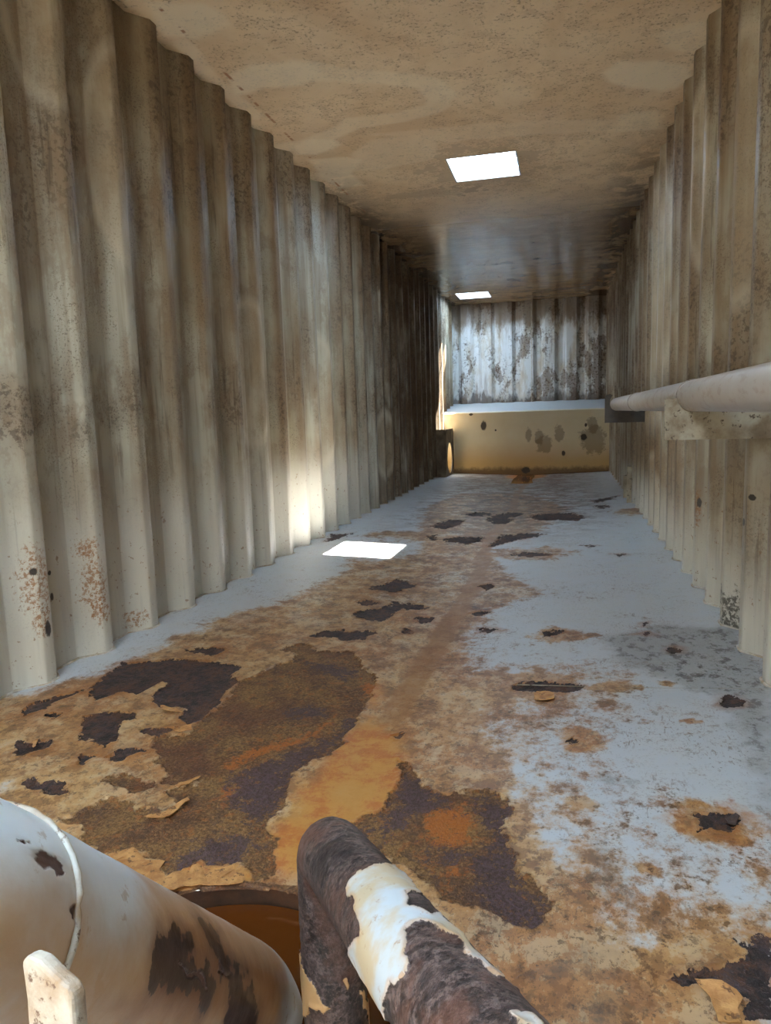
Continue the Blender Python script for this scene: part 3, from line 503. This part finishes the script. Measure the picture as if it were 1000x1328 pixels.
# ------------------------------------------------------------------ corrugated side walls
def rib_mesh(name, m):
    """one pressed rib, proud of the sheet towards +x: forward slope, flat crest, back slope"""
    prof = [(-0.001, -0.140), (0.002, -0.132), (RIB-0.007, -0.060), (RIB-0.002, -0.054), (RIB, -0.047), (RIB, -0.005), (RIB-0.001, -0.001), (RIB-0.005, 0.002), (0.003, 0.054), (-0.001, 0.060)]
    V, F = [], []
    zs = np.linspace(0, H+0.006, 15)
    for z in zs:
        for (a, c) in prof: V.append((a, c, z))
    n = len(prof)
    for i in range(len(zs)-1):
        for j in range(n-1): F.append((i*n+j, (i+1)*n+j, (i+1)*n+j+1, i*n+j+1))
    me = bpy.data.meshes.new(name); me.from_pydata(V, [], F); me.materials.append(m)
    me.polygons.foreach_set('use_smooth', [True]*len(me.polygons))
    me.update(); return me
def wall(side, x, sgn, y0, y1, phase):
    m = M['wall_' + side]
    xw = x - sgn * RIB
    xo = xw - sgn*0.006; HH = H+0.02
    V = [(xw, y0, -0.01), (xw, y1, -0.01), (xw, y1, HH), (xw, y0, HH), (xo, y0, -0.01), (xo, y1, -0.01), (xo, y1, HH), (xo, y0, HH)]
    F = [(0, 1, 2, 3), (4, 7, 6, 5), (0, 3, 7, 4), (1, 5, 6, 2), (3, 2, 6, 7), (0, 4, 5, 1)]
    wl = struct(obj('wall_' + side, V, F, m))
    me = rib_mesh('rib', m); i = -20; bead = []; crest = []
    while True:
        ye = phase + i*PER; i += 1
        if ye < y0 + 0.15: continue
        if ye > y1 - 0.08: break
        link('rib', me, wl, (xw, ye, 0), (0, 0, 0), (sgn, 1, 1))
        for (a, c) in [(0.002, -0.20), (0.002, -0.132), (RIB, -0.058), (RIB+0.003, -0.03), (RIB, 0.0), (0.002, 0.07)]:
            bead.append((xw + sgn*(a+0.002), ye + c, 0.003))
    weldline('weld_bead', bead, 0.0055, M['weld'], wl, 0.3, 5)
    return wl
wl = wall('left', 0.0, 1, YN, YF, 2.0804)
wr = wall('right', W, -1, YN, YF, 2.45)

# rust blisters: little proud scabs on the lower left ribs are part of the sheet's relief
# ------------------------------------------------------------------ far end: sloping bench, corrugated end wall, baffle box
LZ0, LZ1, BY = 0.89, 1.035, 10.68
fx = np.linspace(-0.06, W+0.06, 9)
V = []
for x_ in fx: V += [(x_, BY, -0.05), (x_, BY, LZ0-0.012), (x_, BY+0.012, LZ0), (x_, YF, LZ1), (x_, YF, -0.05)]
F = []
for i in range(8):
    for j in range(4): F.append((i*5+j, (i+1)*5+j, (i+1)*5+j+1, i*5+j+1))
bench = struct(obj('wall_bench', V, F, M['bench']))
weldline('weld_bead', [(x_, BY-0.004, float(floor_z(np.array(x_)))+0.002) for x_ in np.linspace(0.13, W, 50)], 0.008, simple('brown_weld', lin(120, 80, 36), lin(70, 46, 24), 18), bench)
V = [(-0.067, YF, -0.05), (W+0.067, YF, -0.05), (W+0.067, YF, H+.02), (-0.067, YF, H+.02), (-0.067, YF+0.01, -0.05), (W+0.067, YF+0.01, -0.05), (W+0.067, YF+0.01, H+.02), (-0.067, YF+0.01, H+.02)]
wb = struct(obj('wall_back', V, [(0, 1, 2, 3), (4, 7, 6, 5)], M['wall_back']))
prof = [(-0.001, 0.0), (0.004, 0.008), (0.050, 0.052), (0.055, 0.060), (0.055, 0.205), (0.050, 0.213), (0.004, 0.258), (-0.001, 0.266)]
V, F = [], []
for z_ in (LZ1-0.06, 1.4, 1.9, H+0.006):
    for (a, c) in prof: V.append((c, -a, z_))
for i in range(3):
    for j in range(7): F.append((i*8+j, i*8+j+1, (i+1)*8+j+1, (i+1)*8+j))
me = bpy.data.meshes.new('rib'); me.from_pydata(V, [], F); me.materials.append(M['wall_back'])
for i in range(7): link('rib', me, wb, (0.06 + i*0.329, YF, 0))
boxes('seam_strip', [(1.225, 1.232, YF-0.059, YF-0.05, LZ1-0.02, H)], M['weld'], wb)

# baffle box with a round hole on the left of the bench
bx = tag(bpy.data.objects.new('baffle_box', None), 'low open-topped plate box with a round side hole at far left wall', 'box'); COL.objects.link(bx); bx.location = (0.0, 9.95, 0)
def holed_plate(y0, y1, z0, z1, cy, cz, r, xa, xb):
    n = 48; V, F = [], []
    for x_ in (xa, xb):
        for i in range(n):
            a = 2*math.pi*i/n; V.append((x_, cy+r*math.cos(a), cz+r*math.sin(a)))
        for i in range(n):
            a = 2*math.pi*i/n; c, s = math.cos(a), math.sin(a)
            t = min(((y1-cy)/c if c > 1e-6 else (y0-cy)/c if c < -1e-6 else 9), ((z1-cz)/s if s > 1e-6 else (z0-cz)/s if s < -1e-6 else 9))
            V.append((x_, cy+t*c, cz+t*s))
    for i in range(n):
        j = (i+1) % n
        F.append((i, j, n+j, n+i)); F.append((2*n+i, 3*n+i, 3*n+j, 2*n+j)); F.append((i, 2*n+i, 2*n+j, j)); F.append((n+i, n+j, 3*n+j, 3*n+i))
    return V, F
V, F = holed_plate(0.0, 0.72, 0.0, 0.665, 0.35, 0.25, 0.22, 0.124, 0.134)
obj('side_plate', V, F, M['box_plate'], bx)
boxes('front_plate', [(0.001, 0.124, 0.0, 0.010, 0.0, 0.665)], M['box_plate'], bx)

# ------------------------------------------------------------------ near end wall and roof
boxes_n = [(-0.07, W+0.07, YN-0.01, YN, 0, H)]
struct(boxes('wall_near', boxes_n, M['wall_right']))
def near_cells(a, cuts): return np.unique(np.concatenate([a, cuts]))
cx = near_cells(np.linspace(-0.07, W+0.07, 170), [SKY1[0], SKY1[1], SKY2[0], SKY2[1], HATCH[0], HATCH[1]])
cy = near_cells(np.concatenate([np.linspace(YN, 2, 12), np.linspace(2.02, 8, 260), np.linspace(8.1, YF, 30)]), [SKY1[2], SKY1[3], SKY2[2], SKY2[3], HATCH[2], HATCH[3]])
X, Y = np.meshgrid(cx, cy); mxm = (X[:-1, :-1]+X[1:, 1:])/2; mym = (Y[:-1, :-1]+Y[1:, 1:])/2
keep = np.ones(mxm.shape, bool)
for h in (SKY1, SKY2, HATCH): keep &= ~((mxm > h[0]) & (mxm < h[1]) & (mym > h[2]) & (mym < h[3]))
wx = X + 0.03*fbm(X*5, Y*5, 31, 3); wy = Y + 0.04*fbm(X*5, Y*5, 35, 3)
wash = np.zeros(X.shape)
for pl, amt in WASH: wash = np.maximum(wash, amt * sstep(-0.03, 0.02, sdf(wx, wy, pl, 0.05)))
for pl, wd in ARCS:
    for a_, b_ in zip(pl[:-1], pl[1:]):
        a_ = np.array(a_); b_ = np.array(b_); e = b_-a_; t = np.clip(((wx-a_[0])*e[0]+(wy-a_[1])*e[1])/(e@e), 0, 1)
        d = np.hypot(wx-a_[0]-t*e[0], wy-a_[1]-t*e[1]); wash = np.maximum(wash, 0.6*sstep(wd, wd*0.6, d))
Zc = H + 0.003*fbm(X*1.5, Y*1.2, 41, 3) * sstep(0, 0.1, np.minimum(X, W-X))
ceil = struct(grid('ceiling', X, Y, Zc, M['ceiling'], keep=keep, attrs=dict(wash=wash)))
def hatch(name, h, bars, th=0.05):
    x0, x1, y0, y1 = h; t = 0.012
    r = struct(boxes(name, [(x0-t, x0, y0-t, y1+t, H-0.002, H+th), (x1, x1+t, y0-t, y1+t, H-0.002, H+th), (x0, x1, y0-t, y0, H-0.002, H+th), (x0, x1, y1, y1+t, H-0.002, H+th)], M['grating']))
    for k in range(bars):
        yb = y0 + (y1-y0)*(k+1)/(bars+1)
        boxes('bar', [(x0, x1, yb-0.003, yb+0.003, H+0.02, H+0.04)], M['grating'], r)
    return r
hatch('window_1', SKY1, 2); hatch('window_2', SKY2, 2); hatch('window_3', HATCH, 0)
struct(obj('ground', [(-60, -60, -1.2), (60, -60, -1.2), (60, 60, -1.2), (-60, 60, -1.2)], [(0, 1, 2, 3)], M['outside']))

# ------------------------------------------------------------------ pipes
def bez(a, k, b, n):
    return [a*(1-t)**2 + k*2*t*(1-t) + b*t*t for t in np.linspace(0, 1, n)]
def resample(P, step):
    P = np.array(P); L = np.concatenate([[0], np.cumsum(np.linalg.norm(np.diff(P, axis=0), axis=1))])
    s = np.arange(0, L[-1], step); return np.stack([np.interp(s, L, P[:, i]) for i in range(3)], 1), s
def sweep(P, R, nth):
    """frames carried along the path; returns arrays (ns, nth, 3) points, s and theta"""
    T_ = np.gradient(P, axis=0); T_ /= np.linalg.norm(T_, axis=1)[:, None]
    ref = np.cross(T_[0], [0, 0, 1.0]);
    if np.linalg.norm(ref) < 0.1: ref = np.array([1.0, 0, 0]) - T_[0]*T_[0][0]
    ref /= np.linalg.norm(ref); out = np.zeros((len(P), nth, 3)); nor = np.zeros_like(out)
    th = np.linspace(0, 2*np.pi, nth)
    for i in range(len(P)):
        ref = ref - T_[i]*(ref@T_[i]); ref /= np.linalg.norm(ref); bi = np.cross(T_[i], ref)
        nn = np.cos(th)[:, None]*ref + np.sin(th)[:, None]*bi; nor[i] = nn; out[i] = P[i] + R*nn
    return out, nor, th
WP_S = np.array([1.337, 0.350, 0.549]); WP_E = np.array([1.245, 0.905, 0.000]); WR_ = 0.084
def white_path():
    d = WP_E - WP_S; d /= np.linalg.norm(d); din = np.array([1, 0.0, -0.10]); din /= np.linalg.norm(din)
    K = WP_S - d*0.12; B0 = K - din*0.12
    start = B0 - din*1.2
    K2 = WP_E + d*0.05; E2 = K2 + np.array([0, 0.02, -0.06])
    return [start] + bez(B0, K, WP_S, 24) + [WP_S + d*0.2, WP_E - d*0.06] + bez(WP_E - d*0.05, K2, E2, 10) + [E2 + np.array([0, 0.02, -0.2])]
def rust_path():
    C = np.array([1.415, 0.872, RUST_TOP]); N = np.array([1.654, 0.492, 0.418]); d = N - C; d /= np.linalg.norm(d); up = np.array([0, 0, 1.0])
    return [C - up*0.60] + bez(C - up*0.028, C, C + d*0.028, 10) + [N, C + d*1.30]
RUST_TOP = 0.294; RR_ = 0.045

def pipe_mesh(name, path, R, step, nth, m, pats, parent=None):
    P, s = resample(path, step); pts, nor, th = sweep(P, R, nth)
    Sg, Tg = np.meshgrid(s, th*R, indexing='ij'); at = {}
    ws = Sg + 0.010*fbm(Sg*45, Tg*45, 51, 4); wt_ = Tg + 0.010*fbm(Sg*45, Tg*45, 57, 4)
    circ = 2*np.pi*R
    for k, (pl, rc) in pats.items():
        r = np.full(Sg.shape, -rc)
        for o_ in (-circ, 0, circ): r = np.maximum(r, union(ws, wt_ + o_, pl, rc))
        at[k] = r
    return P, s, pts, nor, th, Sg, Tg, at

# white pipe
m, b = mat('chipped_white_pipe_paint'); p = pos()
nf = noise(p, 120.0, 4, 0.65); nm = noise(p, 40.0, 5, 0.65); nl = noise(p, 9.0, 5, 0.6)
brown = attr('brown'); black = attr('black'); chipa = attr('chip')
c = cm(nl, lin(212, 222, 230), lin(206, 208, 204))
c = cm(mul(ss(nm, 0.60, 0.66), 0.5), c, lin(150, 120, 84))
bz = add(brown, mul(sub(nl, 0.5), 0.09))
c = cm(mul(ss(bz, -0.075, -0.005), 0.9), c, lin(178, 136, 88))
c = cm(mul(ss(bz, -0.01, 0.04), 0.75), c, lin(136, 88, 48))
bk = add(black, mul(sub(nl, 0.5), 0.05))
c = cm(mul(ss(bk, -0.030, 0.012), 0.75), c, lin(92, 62, 52))
bk2 = add(black, add(mul(sub(nl, 0.5), 0.08), mul(sub(nm, 0.5), 0.05)))
c = cm(mul(ss(bk2, -0.003, 0.001), 0.9), c, cm(nm, lin(52, 36, 34), lin(28, 22, 22)))
ch = ss(add(chipa, mul(sub(nm, 0.5), 0.008)), -0.0008, 0.0008)
c = cm(ch, c, cm(nm, lin(66, 50, 50), lin(104, 70, 54)))
put(b.inputs['Base Color'], c); b.inputs['Roughness'].default_value = 0.36
put(b.inputs['Normal'], bump(sub(add(mul(nf, 0.25), mul(nl, 1.0)), mul(ch, 0.8)), 0.6, 0.002)); M['white_pipe'] = m
# rusty pipe
m, b = mat('dark_rust_with_paint_remnants'); p = pos()
nf = noise(p, 170.0, 4, 0.65); nm = noise(p, 55.0, 6, 0.7); nl = noise(p, 14.0, 5, 0.6)
pa = attr('paint'); ta = attr('tan')
n90 = noise(p, 90.0, 6, 0.75, (3, 2, 1))
c = cm(ss(nm, 0.38, 0.62), lin(40, 32, 31), lin(76, 60, 55))
c = cm(mul(ss(n90, 0.52, 0.58), 0.65), c, lin(116, 98, 94))
c = cm(mul(ss(n90, 0.45, 0.40), 0.7), c, lin(26, 22, 23))
c = cm(mul(ss(nf, 0.50, 0.64), 0.55), c, lin(118, 100, 94))
c = cm(mul(ss(nl, 0.50, 0.62), 0.6), c, lin(96, 62, 48))
c = cm(mul(ss(nl, 0.46, 0.36), 0.6), c, lin(30, 25, 27))
jg = mul(sub(nm, 0.5), 0.008)
k1 = ss(add(pa, jg), -0.0005, 0.0007)
pc = cm(ss(nl, 0.42, 0.62), lin(190, 198, 202), lin(190, 172, 140))
pc = cm(mul(ss(nm, 0.58, 0.66), 0.6), pc, lin(156, 116, 76))
pc = cm(mul(mul(ss(pa, 0.008, 0.0), 0.5), 1.0), pc, lin(186, 140, 92))
c = cm(k1, c, pc)
k2 = ss(add(ta, jg), -0.0005, 0.0007)
c = cm(k2, c, cm(nl, lin(206, 170, 122), lin(170, 124, 76)))
put(b.inputs['Base Color'], c); kk = mx(k1, k2)
put(b.inputs['Roughness'], ss(kk, 0, 1, 0.5, 0.38))
put(b.inputs['Normal'], bump(add(mul(sub(1.0, kk), add(mul(nm, 1.6), mul(nf, 0.9))), mul(kk, 1.6)), 0.8, 0.0022)); M['rust_pipe'] = m

P, s, pts, nor, th, Sg, Tg, at = pipe_mesh('w', white_path(), WR_, 0.004, 320, None, dict(brown=(W_BROWN, 0.12), black=(W_BLACK, 0.05), chip=(W_CHIP, 0.02)))
root = bpy.data.objects.new('white_pipe', None); COL.objects.link(root); root.location = (WP_S[0], WP_S[1], -0.05)
tag(root, 'thick chipped white pipe with brown stains bending down into the orange sump', 'pipe')
def rel(o, r):
    o.parent = r; o.matrix_parent_inverse = Matrix.Translation(-r.location); return o
pts = pts + nor * (-0.0015*(at['chip'] > 0))[..., None] + nor*(0.0006*fbm(Sg*30, Tg*30, 61, 3))[..., None]
tube = rel(grid('tube', pts[..., 0], pts[..., 1], pts[..., 2], M['white_pipe'], attrs=at), root)
# weld seam bead round the pipe at the end of the elbow
i = int(np.argmin(np.linalg.norm(P - WP_S, axis=1)))
ringp = [Vector(pts[i, j]) + Vector(nor[i, j])*0.001 for j in range(0, 320, 4)]
rel(weldline('weld_bead', ringp, 0.0028, M['gusset'], None, 0.25, 8), root)
# gusset plate below the elbow
GP = [Vector(q) for q in GUSSET]
def plate(name, outline, thick, nrm, m, bev=0.003):
    n = len(outline); nv = Vector(nrm).normalized()*thick/2
    o = obj(name, [q-nv for q in outline]+[q+nv for q in outline], [tuple(range(n))[::-1], tuple(range(n, 2*n))]+[(i, (i+1) % n, n+(i+1) % n, n+i) for i in range(n)], m)
    md = o.modifiers.new('bevel', 'BEVEL'); md.width = bev; md.segments = 3; md.limit_method = 'ANGLE'; return o
gn = (GP[1]-GP[0]).cross(GP[2]-GP[0])
rel(plate('gusset', GP, 0.009, gn, M['gusset'], 0.004), root)

P, s, pts, nor, th, Sg, Tg, at = pipe_mesh('r', rust_path(), RR_, 0.003, 260, None, dict(paint=(R_PAINT, 0.02), tan=(R_TAN, 0.02)))
hole = sdf(Sg, Tg, [(0, 0), (0.001, 0), (0, 0.001)], 0.02)
for pl in R_HOLE: at['paint'] = np.minimum(at['paint'], -sdf(Sg, Tg, pl, 0.02))
raised = (np.maximum(at['paint'], at['tan']) > 0)
lipr = np.exp(-((np.maximum(at['paint'], at['tan']) - 0.002)/0.003)**2)
pts = pts + nor*(0.0018*raised + 0.0022*lipr*(0.5+0.5*fbm(Sg*40, Tg*40, 71, 2)) + (~raised)*(0.0012*fbm(Sg*80, Tg*80, 73, 3)))[..., None]
root2 = bpy.data.objects.new('rusty_pipe', None); COL.objects.link(root2); root2.location = (1.415, 0.872, -0.05)
tag(root2, 'dark rusted elbow pipe with torn white paint remnants rising from the orange sump', 'pipe')
rel(grid('tube', pts[..., 0], pts[..., 1], pts[..., 2], M['rust_pipe'], attrs=at), root2)

# curled paint and scale flakes standing off a surface
def flake(name, C, U, V_, N_, outline, curl, m, root, thick=0.0015, res=1):
    """outline in (u, v) about C; bends along v by 'curl' (radius-like lift)"""
    C = Vector(C); U = Vector(U).normalized(); V_ = Vector(V_).normalized(); N_ = Vector(N_).normalized()
    bm = bmesh.new(); vs = [bm.verts.new((a, c_, 0)) for a, c_ in outline]; bm.faces.new(vs)
    bmesh.ops.triangulate(bm, faces=bm.faces[:]); bmesh.ops.subdivide_edges(bm, edges=bm.edges[:], cuts=3, use_grid_fill=True, fractal=0.0)
    for v in bm.verts:
        a, c_, _ = v.co; h = curl*c_*c_ + 0.002*math.sin(a*90) + random.uniform(-.0006, .0006)
        v.co = C + U*a + V_*c_ + N_*h
    me = bpy.data.meshes.new(name); bm.to_mesh(me); bm.free(); me.materials.append(m)
    me.polygons.foreach_set('use_smooth', [True]*len(me.polygons))
    o = bpy.data.objects.new(name, me); COL.objects.link(o)
    md = o.modifiers.new('thick', 'SOLIDIFY'); md.thickness = thick
    if root: rel(o, root) if root.type == 'EMPTY' else setattr(o, 'parent', root)
    return o

def floor_flake(poly, lift, m, name='paint_flake', root=None, bend=(0, 1)):
    """a sheet of paint lying on the floor with one side curled up"""
    P_ = np.array(poly); c0 = P_.mean(0)
    # roughen the outline
    out = []
    for i in range(len(P_)):
        a = P_[i]; b_ = P_[(i+1) % len(P_)]; L = np.linalg.norm(b_-a); n = max(1, int(L/0.012))
        for k in range(n):
            q = a + (b_-a)*k/n; out.append(tuple(q + np.random.default_rng(i*31+k).uniform(-0.003, 0.003, 2)))
    bm = bmesh.new(); vs = [bm.verts.new((x_, y_, 0)) for x_, y_ in out]; f = bm.faces.new(vs)
    bmesh.ops.triangulate(bm, faces=[f]); bmesh.ops.subdivide_edges(bm, edges=[e for e in bm.edges if e.calc_length() > 0.02], cuts=2)
    d = np.array(bend, float); d /= np.linalg.norm(d); pr = P_@d; lo, hi = pr.min(), pr.max()
    for v in bm.verts:
        t = (v.co.x*d[0]+v.co.y*d[1]-lo)/(hi-lo)
        v.co.z = float(floor_z(np.array(v.co.x))) + 0.004 + lift*max(0, t)**2 + 0.0012*math.sin(v.co.x*130+v.co.y*90)
    me = bpy.data.meshes.new(name); bm.to_mesh(me); bm.free(); me.materials.append(m)
    o = bpy.data.objects.new(name, me); COL.objects.link(o)
    md = o.modifiers.new('thick', 'SOLIDIFY'); md.thickness = 0.0016
    o.parent = root or floor; return o
for poly, lift, mk, bend in FLAKES: floor_flake(poly, lift, M[mk], bend=bend)

# ------------------------------------------------------------------ long rail pipe with its two saddle plates on the right wall
m, b = mat('pale_rail_pipe_paint'); p = pos()
nl = noise(p, 7.0, 5, 0.6); nm = noise(p, (30, 12, 30), 4, 0.6)
c = cm(nl, lin(184, 178, 170), lin(162, 150, 136)); c = cm(mul(ss(nm, 0.52, 0.64), 0.4), c, lin(140, 112, 86))
y_ = xyz(p)[1]; c = cm(mul(ss(y_, 4.2, 6.4), 0.5), c, lin(120, 92, 66))
put(b.inputs['Base Color'], c); b.inputs['Roughness'].default_value = 0.4; put(b.inputs['Normal'], bump(nl, 0.3, 0.003)); M['rail_pipe'] = m
PX, PZ, PR = 2.150, 0.916, 0.052
rail = bpy.data.objects.new('rail_pipe', None); COL.objects.link(rail); rail.location = (PX, 2.6, PZ)
tag(rail, 'long pale horizontal pipe running along the right corrugated wall on saddle plates', 'pipe')
pth, s_ = resample([(PX, YN+0.01, PZ), (PX, 6.31, PZ)], 0.05); q, nn_, th_ = sweep(pth, PR, 65)
rel(grid('tube', q[..., 0], q[..., 1], q[..., 2], M['rail_pipe']), rail)
for ys_ in (2.62, 4.55):
    rel(weldline('joint_bead', [(PX+(PR+.001)*math.cos(t), ys_, PZ+(PR+.001)*math.sin(t)) for t in np.linspace(0, 2*math.pi, 49)], 0.003, M['rail_pipe'], None, 0.1, 6), rail)
def saddle(y0, z0, mk, tall, name):
    o = []; x0, x1 = 2.058, W + 0.066
    out = [(x0, z0), (x1, z0), (x1, PZ-0.005)]
    if tall:
        out += [(PX+PR+0.001, PZ-0.002)] + [(PX+(PR+0.001)*math.cos(t), PZ+(PR+0.001)*math.sin(t)) for t in np.linspace(0, -math.pi, 17)[1:-1]] + [(PX-PR-0.001, PZ)]
        out += [(PX-PR, PZ+0.04), (PX-0.03, PZ+0.075), (PX-0.055, PZ+0.085), (x0+0.008, PZ+0.075), (x0, PZ+0.05)]
    else:
        out += [(PX+PR+0.001, PZ-0.002)] + [(PX+(PR+0.001)*math.cos(t), PZ+(PR+0.001)*math.sin(t)) for t in np.linspace(0, -math.pi, 17)[1:-1]] + [(PX-PR-0.001, PZ-0.006), (x0, PZ-0.008)]
    n = len(out)
    V = [(a, y0, c_) for a, c_ in out] + [(a, y0+0.01, c_) for a, c_ in out]
    F = [tuple(range(n)), tuple(range(n, 2*n))[::-1]] + [(i, n+i, n+(i+1) % n, (i+1) % n) for i in range(n)]
    return rel(obj(name, V, F, M[mk]), rail)
saddle(2.60, 0.770, 'saddle', False, 'saddle_plate'); o = saddle(6.30, 0.765, 'bracket_dark', True, 'saddle_plate'); o['label'] = 'dark grimy saddle plate'

# two small upright angle cleats at the foot of the right wall
for (yc, hh) in [(7.05, 0.34), (7.45, 0.22)]:
    o = boxes('angle_cleat', [(2.318, 2.345, yc, yc+0.10, -0.005, hh), (2.30, 2.318, yc, yc+0.012, -0.005, hh)], M['bracket'], bevel=0.002)
    tag(o, '%s upright steel cleat at foot of the right wall' % ('taller' if hh > 0.3 else 'lower'), 'cleat')

# loose paint chip lying by the elongated dark break
bm = bmesh.new(); rng = np.random.default_rng(5)
ol = [(CHIP[0] + 0.036*r_*math.cos(a), CHIP[1] + 0.045*r_*math.sin(a)) for a, r_ in zip(np.linspace(0, 6.28, 15)[:-1], rng.uniform(0.7, 1.1, 14))]
vs = [bm.verts.new((x_, y_, 0)) for x_, y_ in ol]; c0 = bm.verts.new((CHIP[0], CHIP[1], 0))
for i in range(14): bm.faces.new((vs[i], vs[(i+1) % 14], c0))
bmesh.ops.subdivide_edges(bm, edges=bm.edges[:], cuts=2, use_grid_fill=True)
for v in bm.verts:
    v.co.z = float(floor_z(np.array(v.co.x))) + 0.006 + 4.0*((v.co.x-CHIP[0])**2 + (v.co.y-CHIP[1])**2) + random.uniform(0, .0015)
me = bpy.data.meshes.new('paint_chip'); bm.to_mesh(me); bm.free(); me.materials.append(M['chip'])
o = link('paint_chip', me); md = o.modifiers.new('thick', 'SOLIDIFY'); md.thickness = 0.003
tag(o, 'small loose curled tan paint chip on floor beside an elongated dark rust break', 'paint chip')
